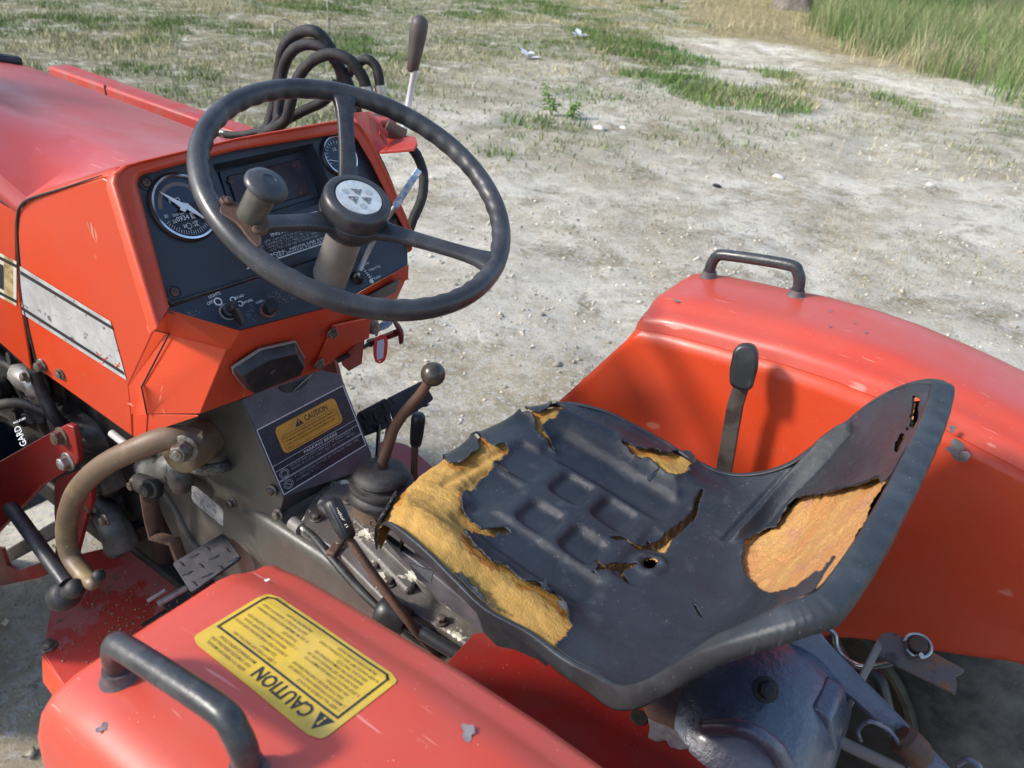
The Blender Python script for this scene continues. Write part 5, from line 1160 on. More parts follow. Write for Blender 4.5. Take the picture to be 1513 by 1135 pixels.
# drop arm and drag link
DA = B().tube([P(292, 652, y=.145), P(255, 646, y=.17), P(205, 662, y=.20), P(150, 690, y=.225), P(112, 730, y=.24), P(98, 780, y=.25), P(104, 820, y=.255), P(124, 850, y=.26), P(138, 862, y=.262), P(143, 866, y=.262)], [.0175, .0175, .0165, .0160, .0155, .0150, .0145, .0135, .0115, .004], 22, 7, flat=.92).build('steering_drop_arm', TAN, T, smooth=70)
B().lathe(P(292, 655, y=.125), (-.25, 1, .15), [(.028, -.02), (.030, 0), (.030, .034), (.027, .038), (.020, .039)], 36).build('arm_boss', TAN, DA, smooth=50)
bolt(P(274, 662, y=.168), (-.50, .85, .15), .0130, BOLTM, DA, h=.020)
DL = B().tube([P(14, 748, y=.27), P(30, 768, y=.27), P(98, 862, y=.28)], .0115, 14, 1).build('drag_link', BLKM, T, smooth=60)
jd = (P(150, 848, y=.272) - P(92, 884, y=.288)).normalized()
B().lathe(P(88, 884, y=.288), jd, [(.014, 0), (.0215, .003), (.0225, .012), (.0225, .034), (.018, .040), (.012, .043), (.0125, .060), (.0140, .064), (.0145, .074), (.012, .080), (.004, .084)], 22).build('ball_joint', RUB, DL, smooth=50)
bm = bmesh.new(); bmesh.ops.create_uvsphere(bm, u_segments=16, v_segments=10, radius=.0095, matrix=Matrix.Translation(P(146, 851, y=.268))); me = bpy.data.meshes.new('k'); bm.to_mesh(me); bm.free(); link('joint_nut', me, RUB, DL, smooth=180)
# loader frame, near side
LF = (np.array((0, .245, 0)), np.array(Vector((-.1, 1, .1)).normalized()))
lf = plate('loader_frame', LF, [(-60, 716), (0, 681), (60, 647), (98, 627), (108, 631), (116, 676), (114, 685), (64, 716), (30, 752), (0, 783), (-60, 850)], .010, REDSHADE, T, bevel=.002)
bolt(P(92, 645, pl=LF), LF[1], .0105, RUST, lf, h=.012); bolt(P(101, 682, pl=LF), LF[1], .0105, STEEL, lf, h=.012)
plate('frame_strut', (np.array((0, .20, 0)), np.array((0, 1, 0))), [(80, 718), (84, 708), (100, 702), (135, 688), (135, 745), (128, 760), (110, 830), (92, 850), (78, 838), (84, 800), (80, 760)], .008, REDSHADE, lf, r=.006)
plate('lower_brace', (np.array((0, .215, 0)), np.array((0, 1, 0))), [(-60, 800), (2, 812), (10, 835), (25, 844), (60, 832), (98, 815), (100, 838), (55, 855), (0, 866), (-60, 866)], .008, REDSHADE, lf, r=.004)
beam(P(-10, 835, y=.13), P(95, 775, y=.13), .03, .03, 'cross_rod', BLKM, lf, .004)
for s_y in (.375, -.375):
    tq = [(.43, .50), (.47, .62), (.55, .90), (.62, .985), (.80, .985), (.86, .90), (.92, .55), (.92, .42), (.50, .42)]
    B().prism([Vector((x, s_y, z)) for x, z in tq], (0, -.012, 0)).build('unseen_shade_tower', REDSHADE, T, bevel=.002)  # out-of-view loader uprights, added and shaped to shade platform and frame
# engine bits
EG = B().box((.72, .0, .72), (.70, .26, .46)).build('engine_block', DARK, T, bevel=.02)
B().lathe(P(-30, 668, y=.20), (P(60, 635, y=.20) - P(-30, 668, y=.20)), [(.048, 0), (.05, .004), (.05, .085), (.046, .092), (.03, .096)], 40).build('oil_filter', FILT, EG, smooth=50)
def filt_text():
    pl = (np.array(P(30, 640, y=.255)), np.array(Vector((-.3, .85, .42)).normalized()))
    for t, a, b_, hh in (('GARD', (40, 657), (29, 628), .012), ('MGL51081', (20, 627), (38, 619), .003)):
        A = P(*a, pl=pl); C = P(*b_, pl=pl); u = C - A; v = Vector(pl[1]).cross(u).normalized() * -.02
        s = Sheet(A, u, v, pl[1], EG); s.text('w', t, 0, 0, hh / .02, width=1, h=0, bold=.01); s.build({'w': WHI}, {'w': 'filter_lettering'})
filt_text()
rc = random.Random(3)
for k in range(9):
    x, y = rc.uniform(-20, 60), rc.uniform(520, 620); p = P(x, y, y=.145)
    B().lathe(p, (rc.uniform(-.3, .3), 1, rc.uniform(-.3, .3)), [(.022 * rc.uniform(.6, 1.3), -.01), (.022, .008), (.012, .014), (.012, .022)], 14).build('engine_fitting', GREYENG if k % 2 else DARK, EG, bevel=.001)
B().tube([P(-20, 600, y=.16), P(30, 596, y=.17), P(70, 610, y=.16), P(100, 604, y=.15)], .009, 12, 5).build('fuel_line', RUB, EG)
B().tube([P(-20, 530, y=.15), P(20, 545, y=.16), P(40, 590, y=.16), P(90, 600, y=.15)], .006, 12, 5).build('fuel_line', DARK, EG)
B().box(P(20, 600, y=.13), (.14, .03, .05), Matrix.Rotation(.2, 3, 'Y')).build('intake_cover', GREYENG, EG, bevel=.006)
B().tube([P(28, 552, y=.17), P(40, 560, y=.18), P(52, 572, y=.18), P(60, 588, y=.17)], [.017, .020, .018, .014], 14, 5, wob=.15).build('water_pipe', STEEL, EG)
bolt(P(40, 556, y=.20), (0, 1, .2), .007, BOLTM, EG)
B().tube([P(50, 545, y=.19), P(62, 580, y=.185), P(80, 615, y=.18), P(105, 640, y=.16)], [.010, .009, .010, .012], 14, 5).build('drain_pipe', BLKM, EG)
B().box(P(78, 580, y=.13), (.10, .01, .09)).build('mount_plate', OLIVE, EG, bevel=.003)
B().tube([P(110, 590, y=.12), P(112, 625, y=.13), P(150, 640, y=.12), P(180, 655, y=.10)], [.04, .04, .036, .03], 16, 4).build('bell_housing', OLIVE, EG)
B().tube([P(165, 640, y=.16), P(200, 668, y=.16)], .006, 12, 1).build('wiring_plug', M('plug_white', (.5, .48, .45), .5), EG)
B().box(P(160, 700, y=.14), (.06, .06, .05), Matrix.Rotation(.3, 3, 'Y')).box(P(165, 745, y=.14), (.05, .05, .07), Matrix.Rotation(.2, 3, 'Y')).build('steering_box', GREYENG, EG, bevel=.008)
B().tube([P(140, 740, y=.16), P(165, 770, y=.17), P(180, 805, y=.17)], [.018, .024, .028], 16, 3).build('box_housing', GREYENG, EG)
bolt(P(136, 748, y=.19), (0, 1, 0), .008, BOLTM, EG); bolt(P(156, 768, y=.195), (0, 1, 0), .007, BOLTM, EG); bolt(P(126, 656, y=.17), (0, 1, 0), .007, BOLTM, EG)
B().tube([P(205, 712, y=.16), P(225, 722, y=.165), P(222, 732, y=.165)], [.014, .017, .012], 12, 3).build('clevis', DARK, EG); bolt(P(198, 716, y=.17), (0, 1, 0), .007, BOLTM, EG); bolt(P(222, 722, y=.185), (-.2, 1, .2), .010, DARK, EG)
B().tube([P(195, 780, y=.14), P(208, 790, y=.14)], .014, 12, 1).build('tie_rod_end', DARK, EG)
hz_ = B(); pth = [P(255, 672, y=.135), P(272, 686, y=.135), P(298, 694, y=.13), P(322, 692, y=.12), P(335, 688, y=.10)]; hz_.tube(pth, .0085, 14, 6); HB2 = hz_.build('braided_line', M('steel_braid', (.20, .195, .18), .45, metal=.5, col2=(.06, .06, .055), sc=400, th=(.45, .55), bump=1, bsc=900), EG)

# ---------------- loader valve and hoses
LVv = B().box(P(560, 184, y=-.27) + Vector((.015, 0, -.008)), (.06, .05, .034), Matrix.Rotation(-.1, 3, 'Z')).build('loader_valve', REDOLD, T, bevel=.004)
B().prism([P(556, 216, y=-.225), P(560, 206, y=-.25), P(600, 200, y=-.28), P(614, 202, y=-.28), P(617, 212, y=-.26), P(612, 219, y=-.24), P(560, 224, y=-.225)], (0, 0, -.005)).build('valve_bracket', REDOLD, LVv, bevel=.001)
B().prism([P(518, 168, y=-.21), P(540, 165, y=-.235), P(560, 182, y=-.235), P(570, 215, y=-.235), P(556, 226, y=-.21), P(545, 205, y=-.21)], (0, -.006, 0)).build('valve_bracket', REDOLD, LVv, bevel=.001)
ax_ = (P(584, 195, y=-.26) - P(550, 192, y=-.26)).normalized()
B().lathe(P(552, 195, y=-.255), (-.7, .6, -.1), [(.013, -.02), (.013, .010), (.0105, .014)], 8).build('port_plug', REDOLD, LVv, bevel=.001)
bolt(P(566, 196, y=-.245), (-.7, .6, 0), .0075, REDOLD, LVv, 'fitting', washer=False)
B().tube([P(570, 188, y=-.26), P(597, 202, y=-.28)], .0115, 18, 1).build('spool_end', RUST, LVv)
B().prism([P(573, 210, y=-.26), P(578, 206, y=-.27), P(606, 208, y=-.285), P(608, 213, y=-.28), P(600, 216, y=-.265), P(576, 216, y=-.255)], (0, 0, -.004)).build('spool_link', RED, LVv, bevel=.001)
JS = B().tube([P(598, 207, y=-.28), P(596, 195, y=-.285), P(606, 140, y=-.30), P(613, 103, y=-.30)], [.0055, .0055, .0052, .005], 14, 3).build('loader_joystick', M('bright_rod', (.62, .63, .64), .3, metal=.35, rvar=.05), LVv)
B().lathe(P(609, 106, y=-.30), P(619, 42, y=-.305) - P(609, 106, y=-.30), [(.0065, 0), (.0085, .003), (.0105, .025), (.0125, .050), (.0125, .066), (.0105, .073), (.005, .0775), (.0005, .0785)], 26).build('joystick_grip', M('brown_grey_grip', (.075, .060, .052), .5, bump=.1, col2=(.055, .05, .048), sc=30), LVv, smooth=60)
def hose(pts, r, ends=None):
    q = [P(x, y, y=yy) for x, y, yy in pts]; r = r * .86; o = B().tube(q, r, 16, 8, wob=.10).build('hydraulic_hose', HOSE, T, smooth=80)
    if ends:
        B().tube([P(x, y, y=yy) for x, y, yy in ends], r * 1.12, 14, 1).build('hose_fitting', STEEL, o)
    return o
hose([(395, 190, -.23), (404, 160, -.24), (412, 110, -.25), (420, 70, -.25), (440, 50, -.26), (462, 46, -.26), (480, 60, -.27), (500, 95, -.28), (507, 128, -.28), (511, 170, -.28)], .0105)
hose([(410, 185, -.22), (413, 150, -.23), (416, 112, -.24), (428, 80, -.24), (450, 66, -.25), (475, 70, -.26), (495, 90, -.27), (512, 118, -.28), (524, 150, -.28), (528, 175, -.28)], .0100)
hose([(385, 200, -.21), (420, 180, -.215), (430, 150, -.22), (440, 116, -.23), (462, 90, -.24), (490, 80, -.25), (515, 88, -.26), (532, 108, -.27), (541, 128, -.275), (544, 148, -.275)], .0100, [(541, 128, -.275), (546, 160, -.275)])
hose([(505, 140, -.285), (515, 110, -.285), (530, 93, -.285), (543, 88, -.285), (555, 98, -.29), (560, 115, -.29), (562, 132, -.29)], .0085, [(561, 126, -.29), (566, 165, -.29)])
hose([(400, 200, -.215), (422, 178, -.23), (450, 163, -.25), (480, 148, -.27), (498, 122, -.28)], .0095)
hose([(322, 196, -.19), (345, 200, -.195), (375, 196, -.205), (400, 188, -.215), (415, 170, -.22)], .0070, [(318, 194, -.19), (334, 199, -.193)])
hose([(600, 212, -.27), (615, 228, -.275), (625, 255, -.27), (624, 290, -.25), (610, 325, -.23), (603, 345, -.22)], .0085)
hose([(553, 225, -.21), (566, 250, -.22), (580, 290, -.22), (575, 330, -.2)], .006)

# ---------------- rear end
SBn = (np.array((0, 0, .80)), np.array(Vector((0, .25, 1)).normalized()))
sb = [(656, 984), (700, 936), (712, 934), (800, 960), (1000, 1000), (1070, 1072), (1042, 1150), (860, 1150)]
SB = plate('seat_support_plate', (np.array((0, .1, .815)), np.array((0, 0, 1))), sb, .004, REDSHADE, T, bevel=.001)
B().lathe(P(944, 1060, z=.816), (0, 0, 1), [(.009, 0), (.0085, .0008), (.007, .001), (.0, .0005)], 20, cap=False).build('bolt_hole', DARK, SB)
PR = (np.array((0, .1, .8165)), np.array((0, 0, 1)))
polyprint('bare_patch', PR, [(956, 1055), (975, 1068), (1000, 1080), (1022, 1092), (1026, 1096), (1021, 1106), (1005, 1108), (990, 1104), (984, 1094), (970, 1096), (957, 1090), (960, 1076)], BARE, SB, 0)
bk = plane3(P(950, 1040, z=.822), P(1050, 1005, z=.832), P(1010, 1078, z=.812))
plate('hinge_bracket', bk, [(945, 1032), (1000, 1016), (1062, 1006), (1048, 1035), (1030, 1040), (1012, 1078), (995, 1078), (958, 1060)], .004, RUST, T, r=.003, off=.004)
AX = B().tube([P(1050, 1160, y=.06) - Vector((0, 0, .06)), P(1100, 1060, y=.04) - Vector((0, 0, .055)), P(1150, 1000, y=-.01) - Vector((0, 0, .05)), P(1190, 960, y=-.08) - Vector((0, 0, .04))], [.105, .098, .080, .062], 40, 8).build('hydraulic_housing', AXLE, T, smooth=180)
B().tube([P(1040, 1075, y=.10), P(1100, 1078, y=.10), P(1150, 1110, y=.09), P(1170, 1160, y=.08)], [.007, .008, .008, .008], 10, 6).build('casting_rib', AXLE, AX, smooth=180)
B().lathe(P(1140, 1170, y=.06) - Vector((0, 0, .01)), (-.1, .5, .8), [(.060, -.03), (.060, .005), (.052, .016), (.03, .024), (.002, .026)], 36).build('casting_dome', AXLE, AX, smooth=60)
B().tube([P(1130, 970, y=-.02), P(1165, 990, y=-.02), P(1195, 1020, y=-.02), P(1205, 1060, y=-.02)], .006, 8, 6).build('casting_seam', AXLE, AX)
bolt(P(1131, 1019, y=.055), (-.3, .6, .7), .0085, DARK, AX)
B().prism([P(1178, 1100, y=.02), P(1198, 1042, y=.02), P(1228, 1062, y=.02), P(1236, 1110, y=.02), P(1190, 1170, y=.02)], (0, -.05, 0)).build('side_cover', AXLE, AX, bevel=.005, seg=3)
# lift arm
LAr = B().tube([P(1180, 935, y=-.06), P(1205, 965, y=-.055), P(1270, 1022, y=-.05), P(1340, 1092, y=-.04), P(1400, 1155, y=-.03)], [.03, .024, .0165, .0155, .0155], 4, 3, flat=1.0, up=(0, 0, 1)).build('lift_arm', AXLE, T, smooth=40, bevel=.003)
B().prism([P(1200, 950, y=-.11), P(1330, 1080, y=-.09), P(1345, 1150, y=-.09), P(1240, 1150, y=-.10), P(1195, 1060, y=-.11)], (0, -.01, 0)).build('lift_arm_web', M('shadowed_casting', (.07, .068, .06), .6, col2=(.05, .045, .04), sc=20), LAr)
ck = B().lathe(P(1330, 1085, y=-.02), P(1345, 1120, y=-.02) - P(1315, 1085, y=-.02), [(.010, 0), (.015, .006), (.016, .022), (.012, .032)], 20).build('check_pin', RUST, LAr)
B().tube([P(1272, 1095, y=0), P(1268, 1078, y=0), P(1285, 1066, y=0), P(1312, 1078, y=-.01), P(1330, 1100, y=-.01)], .0022, 10, 6).build('lynch_ring', AXLE, LAr)
B().tube([P(1235, 1092, y=0), P(1270, 1110, y=0), P(1335, 1140, y=0)], .006, 8, 3, flat=.6).build('draft_link', COLM, LAr)
B().tube([P(1415, 1130, y=-.02), P(1430, 1122, y=-.02), P(1448, 1135, y=-.02), P(1440, 1160, y=-.02)], .0028, 8, 5).build('lynch_ring', AXLE, LAr)
# position bracket
pb_ = plane3(P(1310, 935, y=-.17), P(1420, 990, y=-.17), P(1395, 1010, y=-.15))
BR = plate('quadrant_bracket', (np.array((-.69, -.17, .80)), np.array(Vector((.05, .45, .9)).normalized())), [(1296, 946), (1302, 936), (1318, 933), (1345, 945), (1425, 989), (1423, 994), (1412, 999), (1414, 1012), (1412, 1026), (1405, 1022), (1330, 986), (1288, 962)], .005, RUSTP, T, r=.002)
B().prism([P(1296, 950, y=-.16), P(1304, 958, y=-.16), P(1228, 1108, y=-.03), P(1215, 1135, y=-.02), P(1205, 1125, y=-.02), P(1222, 1095, y=-.03)], (.002, -.006, .0)).build('quadrant_link', COLM, BR, bevel=.001)
pc = P(1355, 957, pl=(np.array((-.69, -.17, .80)), np.array(Vector((.05, .45, .9)).normalized())))
nb = Vector((.05, .45, .9)).normalized()
B().lathe(pc, nb, [(.0130, 0), (.0130, .002), (.011, .003)], 24).build('washer', RUSTP, BR); B().lathe(pc, nb, [(.0095, .003), (.0095, .012), (.008, .013)], 20).build('pivot_pin', RUST, BR)
sg_ = [P(1208, 918, y=-.20), P(1222, 928, y=-.20), P(1233, 937, y=-.20), P(1236, 955, y=-.195), P(1248, 972, y=-.19), P(1270, 984, y=-.185), P(1300, 983, y=-.18), P(1340, 974, y=-.17), P(1362, 969, y=-.165)]
cc = pc + nb * .006; loop = [cc + (nb.orthogonal().normalized() * math.cos(a) + nb.cross(nb.orthogonal().normalized()) * math.sin(a)) * .0135 for a in np.linspace(0, 5.6, 12)]
B().tube(sg_, .0036, 12, 6).tube(loop, .0024, 10, 2).build('spring_clip', M('zinc_wire', (.45, .50, .48), .3, metal=.85, rvar=.05), T, smooth=70)
B().tube([P(1225, 945, y=-.21), P(1255, 990, y=-.21), P(1295, 1000, y=-.21), P(1310, 1050, y=-.2)], [.012, .010, .009, .009], 12, 4).build('hydraulic_pipe', BLKM, T)
# rear wheel on the far side
wcn = Vector((-.53, -.455, .425)); RW = bpy.data.objects.new('rear_wheel', None); COL.objects.link(RW); RW.parent = T
B().lathe(wcn, (0, 1, 0), [(.235, -.11), (.30, -.112), (.375, -.105), (.41, -.085), (.42, -.05), (.423, .0), (.42, .05), (.41, .085), (.375, .105), (.33, .114), (.27, .108), (.238, .098), (.232, .088)], 96, cap=False).build('tyre', TYRE, RW, smooth=50)
lug = B()
for i in range(22):
    for sg2 in (-1, 1):
        a0 = 6.28318 * (i + (.5 if sg2 > 0 else 0)) / 22
        def tp(a, r, y): return wcn + Vector((math.cos(a) * r, y, math.sin(a) * r))
        q = [tp(a0, .418, 0), tp(a0 + .05, .418, 0), tp(a0 + .17, .405, sg2 * .100), tp(a0 + .11, .405, sg2 * .100)]; q2 = [tp(a0 + .01, .444, 0), tp(a0 + .045, .444, 0), tp(a0 + .165, .430, sg2 * .105), tp(a0 + .12, .430, sg2 * .105)]
        lug.add(q + q2, [(0, 1, 2, 3), (4, 7, 6, 5), (0, 4, 5, 1), (1, 5, 6, 2), (2, 6, 7, 3), (3, 7, 4, 0)])
lug.build('tyre_lugs', TYRE, RW)
B().lathe(wcn, (0, 1, 0), [(.225, -.09), (.238, -.085), (.240, .092), (.232, .105), (.222, .100), (.205, .06), (.19, .02), (.17, -.01), (.10, -.02), (.06, -.02), (.06, .02), (.045, .03)], 64).build('wheel_rim', RIM, RW, smooth=40)
for k in range(6): a = k * 1.047 + .3; bolt(wcn + Vector((math.cos(a) * .085, -.015, math.sin(a) * .085)), (0, 1, 0), .009, BOLTM, RW, 'wheel_nut')
B().tube([(-.53, .36, .425), (-.53, -.36, .425)], .055, 20, 1).build('axle_tube', AXLE, T)
# near rear wheel, hidden under the fender but throwing its shade
RW2 = bpy.data.objects.new('rear_wheel', None); COL.objects.link(RW2); RW2.parent = T
wl = Vector((-.53, .455, .425))
B().lathe(wl, (0, 1, 0), [(.235, -.11), (.30, -.112), (.375, -.105), (.41, -.085), (.42, -.05), (.423, .0), (.42, .05), (.41, .085), (.375, .105), (.33, .114), (.27, .108), (.238, .098)], 64, cap=False).build('tyre', TYRE, RW2, smooth=50)
B().lathe(wl, (0, 1, 0), [(.238, -.085), (.238, .085), (.2, .05), (.06, .02)], 48).build('wheel_rim', RIM, RW2)
# front wheels and loader frame ahead
for s in (-1, 1):
    fw = bpy.data.objects.new('front_wheel', None); COL.objects.link(fw); fw.parent = T; c = Vector((1.05, s * .42, .27))
    B().lathe(c, (0, 1, 0), [(.14, -.08), (.24, -.08), (.27, -.06), (.272, .06), (.24, .08), (.14, .08)], 48).build('tyre', TYRE, fw); B().lathe(c, (0, 1, 0), [(.14, -.05), (.14, .05), (.05, .02)], 32).build('wheel_rim', RIM, fw)
beam((1.05, -.4, .30), (1.05, .4, .30), .08, .08, 'front_axle', AXLE, T)
beam((-.1, .0, .40), (1.3, .0, .40), .20, .06, 'chassis_rail', DARK, T)

# ---------------- seat
rows_s = [(-.136, .868, -.160, .140, .862), (-.140, .895, -.168, .149, .893), (-.150, .918, -.180, .154, .918), (-.170, .930, -.200, .158, .937), (-.205, .932, -.230, .164, .944), (-.25, .929, -.27, .172, .945), (-.30, .924, -.31, .178, .938), (-.345, .919, -.35, .182, .930),
          (-.39, .912, -.395, .176, .926), (-.435, .908, -.435, .178, .924), (-.480, .908, -.470, .185, .936), (-.518, .914, -.500, .198, .956), (-.543, .940, -.521, .208, .987), (-.562, .980, -.540, .211, 1.022), (-.578, 1.020, -.557, .211, 1.056), (-.594, 1.058, -.577, .207, 1.086), (-.609, 1.093, -.596, .197, 1.108), (-.619, 1.118, -.612, .182, 1.120)]
RS = np.array(rows_s); ts = np.linspace(0, 1, len(RS))
def catm(T_, A, q):
    q = np.clip(q, 0, 1) * (len(A) - 1); i = np.clip(np.floor(q).astype(int), 0, len(A) - 2); f = (q - i)[..., None]
    a = A[np.maximum(i - 1, 0)]; b = A[i]; c = A[i + 1]; d = A[np.minimum(i + 2, len(A) - 1)]
    return .5 * ((2 * b) + (c - a) * f + (2 * a - 5 * b + 4 * c - d) * f ** 2 + (-a + 3 * b - 3 * c + d) * f ** 3)
def seat_pt(s, t, off=0):
    r = catm(ts, RS, s); tt = np.abs(t) ** 3.0; x = r[..., 0] + (r[..., 2] - r[..., 0]) * tt; z = r[..., 1] + (r[..., 4] - r[..., 1]) * tt; y = r[..., 3] * t
    # rolled side bolster of the cushion
    z = z + .010 * np.exp(-((np.abs(t) - .80) / .12) ** 2) * np.clip((.62 - s) * 6, 0, 1) * np.clip((s - .1) * 8, 0, 1)
    return np.stack([x, y, z], -1)
def seat_nrm(s, t):
    e = 1e-3; a = seat_pt(s + e, t) - seat_pt(s - e, t); b = seat_pt(s, np.clip(t + e, -1, 1)) - seat_pt(s, np.clip(t - e, -1, 1)); n = np.cross(a, b); n /= np.linalg.norm(n, axis=-1, keepdims=True) + 1e-12
    n = np.where(n[..., 2:3] < 0, -n, n) if False else n
    return n
NS, NT = 420, 360
ss_, tt_ = np.meshgrid(np.linspace(0, 1, NS), np.linspace(-1, 1, NT), indexing='ij')
PS = seat_pt(ss_, tt_); NN = seat_nrm(ss_, tt_)
if NN[200, 180, 2] < 0: NN = -NN
TEARS = {
 'front': [(634,685),(645,680),(655,677),(659,683),(663,685),(674,687),(683,686),(692,680),(698,674),(706,669),(711,666),(709,655),(700,647),(706,645),(713,648),(719,657),(730,663),(740,659),(747,659),(750,663),(741,676),(728,687),(728,691),(719,696),(709,709),(698,719),(690,723),(682,730),(680,743),(687,758),(700,771),(715,780),(732,778),(745,777),(754,781),(739,784),(722,789),(709,788),(683,792),(682,785),(688,797),(697,809),(708,818),(719,829),(732,833),(745,839),(758,850),(771,862),(785,864),(799,866),(803,874),(813,881),(822,887),(832,900),(834,913),(842,928),(832,942),(818,957),(798,952),(779,944),(785,934),(761,924),(729,900),(708,879),(690,858),(679,846),(666,849),(639,839),(608,823),(577,802),(566,782),(570,768),(578,754),(591,728),(602,702),(612,688)],
 'top': [(782,580),(797,580),(812,590),(830,606),(821,616),(800,632),(806,644),(813,653),(820,664),(808,652),(801,645),(792,635),(793,625),(788,615),(770,608),(756,608),(760,604),(775,605),(788,611),(797,614),(812,607),(817,599),(801,586),(782,584)],
 'side': [(918,653),(937,664),(961,667),(988,674),(1007,666),(1026,683),(1014,693),(1016,699),(998,704),(986,699),(973,691),(961,680),(937,675)],
 'crack': [(1039,722),(1033,741),(1028,763),(1011,782),(990,799),(984,815),(976,812),(973,809),(960,808),(944,809),(935,805),(927,799),(920,797),(910,797),(899,795),(910,793),(920,793),(930,799),(942,804),(956,802),(958,794),(961,801),(975,795),(1001,777),(1022,760),(1028,739),(1036,725)],
 'crackb': [(874,818),(884,826),(888,836),(900,835),(914,832),(930,830),(946,831),(935,835),(923,837),(921,843),(928,853),(933,863),(924,860),(920,850),(914,840),(903,842),(893,842),(884,843),(873,846),(880,842),(885,838),(881,828)],
 'slit': [(783,646),(788,642)],
 'spur': [(741,682),(748,690),(759,694),(770,700),(757,697),(745,693),(738,686)],
 'hole': [(962 + 9 * math.cos(a) , 829 + 6.5 * math.sin(a) ) for a in np.linspace(0, 6.1, 12)],
 'back': [(1100,840),(1099,817),(1102,803),(1109,793),(1118,788),(1130,785),(1151,783),(1155,774),(1160,764),(1172,746),(1182,740),(1191,737),(1225,732),(1265,722),(1290,714),(1304,709),(1307,716),(1305,728),(1288,762),(1270,794),(1249,820),(1232,836),(1218,850),(1203,861),(1188,870),(1170,878),(1155,882),(1141,882),(1126,874),(1115,865),(1103,852)],
 'nick': [(1240,603),(1246,590),(1251,586),(1257,586),(1252,595),(1253,601),(1257,612),(1256,620),(1246,617)],
 'gapa': [(1348,584),(1354,586),(1358,592),(1357,600),(1356,612),(1352,624),(1348,632),(1343,630),(1345,615),(1347,601)],
 'gapb': [(1329,642),(1334,641),(1332,655),(1328,667),(1323,668),(1322,660),(1325,651)],
 'gapc': [(1336,630),(1342,634),(1338,637)],
 'scr': [(1024,880),(1028,895),(1036,908),(1043,919),(1032,906),(1026,895)],
}
TEARS.pop('slit')
flat = PS.reshape(-1, 3); pxs, _ = project(flat); X_, Y_ = flat[:, 0], flat[:, 1]
jit = np.stack([fbm(pxs[:, 0], pxs[:, 1], .11, 3, 3) - .5, fbm(pxs[:, 0], pxs[:, 1], .11, 3, 6) - .5], 1) * 7
sF = ss_.ravel(); tF = tt_.ravel(); hid = (sF < .0)
hole = np.zeros(len(flat), bool); dist = np.full(len(flat), 1e3); region = {}
for k, poly in TEARS.items():
    jj = jit * (.15 if k in ('hole', 'scr', 'spur') else .5 if k.startswith('crack') else 1)
    i_ = inside(pxs + jj, poly)
    if k in ('back', 'gapa', 'gapb', 'gapc', 'nick'): i_ &= sF > .55
    else: i_ &= sF < .75
    hole |= i_; region[k] = i_
    d_ = polydist(pxs, poly); 
    if k in ('front', 'top', 'side', 'back'): dist = np.minimum(dist, np.where(i_, 0, d_))
# pressed pockets of the cushion
def box2(x, y, cx_, cy_, hx_, hy_, r, soft):
    dx = np.abs(x - cx_) - hx_ + r; dy = np.abs(y - cy_) - hy_ + r; d = np.hypot(np.maximum(dx, 0), np.maximum(dy, 0)) + np.minimum(np.maximum(dx, dy), 0) - r
    return 1 / (1 + np.exp(np.clip(d / soft, -30, 30)))
cen = [P(850, 708, z=.93), P(805, 752, z=.93), P(906, 748, z=.93), P(860, 793, z=.93)]
px0 = (cen[0].x + cen[1].x) / 2; px1 = (cen[2].x + cen[3].x) / 2; py0 = (cen[0].y + cen[2].y) / 2; py1 = (cen[1].y + cen[3].y) / 2
mx = (px0 + px1) / 2; my = (py0 + py1) / 2; sp2 = abs(py1 - py0); hc = P(962, 828, z=.912)
FQA = [(1060, 800), (1150, 700), (1235, 605), (1275, 640), (1215, 735), (1130, 815)]
def disp(x, y, s, p):
    dz = np.zeros(len(x))
    for cxp, cyp in ((px0, py0), (px0, py1), (px1, py0), (px1, py1)): dz -= .0085 * box2(x, y, cxp, cyp, .0205, .0205, .009, .0020)
    for sg2 in (-1, 1):
        dz -= .0075 * box2(x, y, mx + .012, my + sg2 * (sp2 / 2 + .052), .085, .023, .010, .0024)
        dz -= .0070 * box2(x, y, px0 + .068, my + sg2 * .033, .027, .029, .010, .0024)
    dz -= .0040 * box2(x, y, px1 - .056, my, .014, .045, .006, .0022)
    rh = np.hypot(x - hc.x, y - hc.y); dz += .004 * np.exp(-((rh - .013) / .006) ** 2) - .003 * np.exp(-(rh / .008) ** 2)
    dz *= (s < .62)
    q = p[:, 0] * .74 + p[:, 1] * .67; e = np.clip(polydist(p, FQA) / 14, 0, 1) * inside(p, FQA) * (s > .5)
    for c0, a_, w_ in ((1322, -.009, 8), (1338, .008, 6), (1354, -.006, 6), (1304, .006, 7)): dz += a_ * np.exp(-((q - c0) / w_) ** 2) * e
    return dz
dz = disp(X_, Y_, sF, pxs)
wave = (fbm(X_ * .8 - flat[:, 2] * 1.1, Y_ * 1, 18, 3, 4) - .5) * .004
curl = .0042 * np.exp(-dist / 5.0) * (dist > 0) * (.4 + 1.1 * fbm(pxs[:, 0], pxs[:, 1], .05, 2, 5)); curl += np.where(dist > 0, .002 * np.exp(-(dist / 22)), 0)
vin = flat + NN.reshape(-1, 3) * (dz + wave + curl)[:, None]
idx = np.arange(NS * NT).reshape(NS, NT); FQ = np.stack([idx[:-1, :-1].ravel(), idx[1:, :-1].ravel(), idx[1:, 1:].ravel(), idx[:-1, 1:].ravel()], 1)
keep = ~(hole[FQ].sum(1) >= 2); me = npmesh('seat_cover', vin, FQ[keep])
ST = bpy.data.objects.new('seat', None); COL.objects.link(ST); ST.parent = T
bm = bmesh.new(); bm.from_mesh(me); bmesh.ops.delete(bm, geom=[v for v in bm.verts if not v.link_faces], context='VERTS')
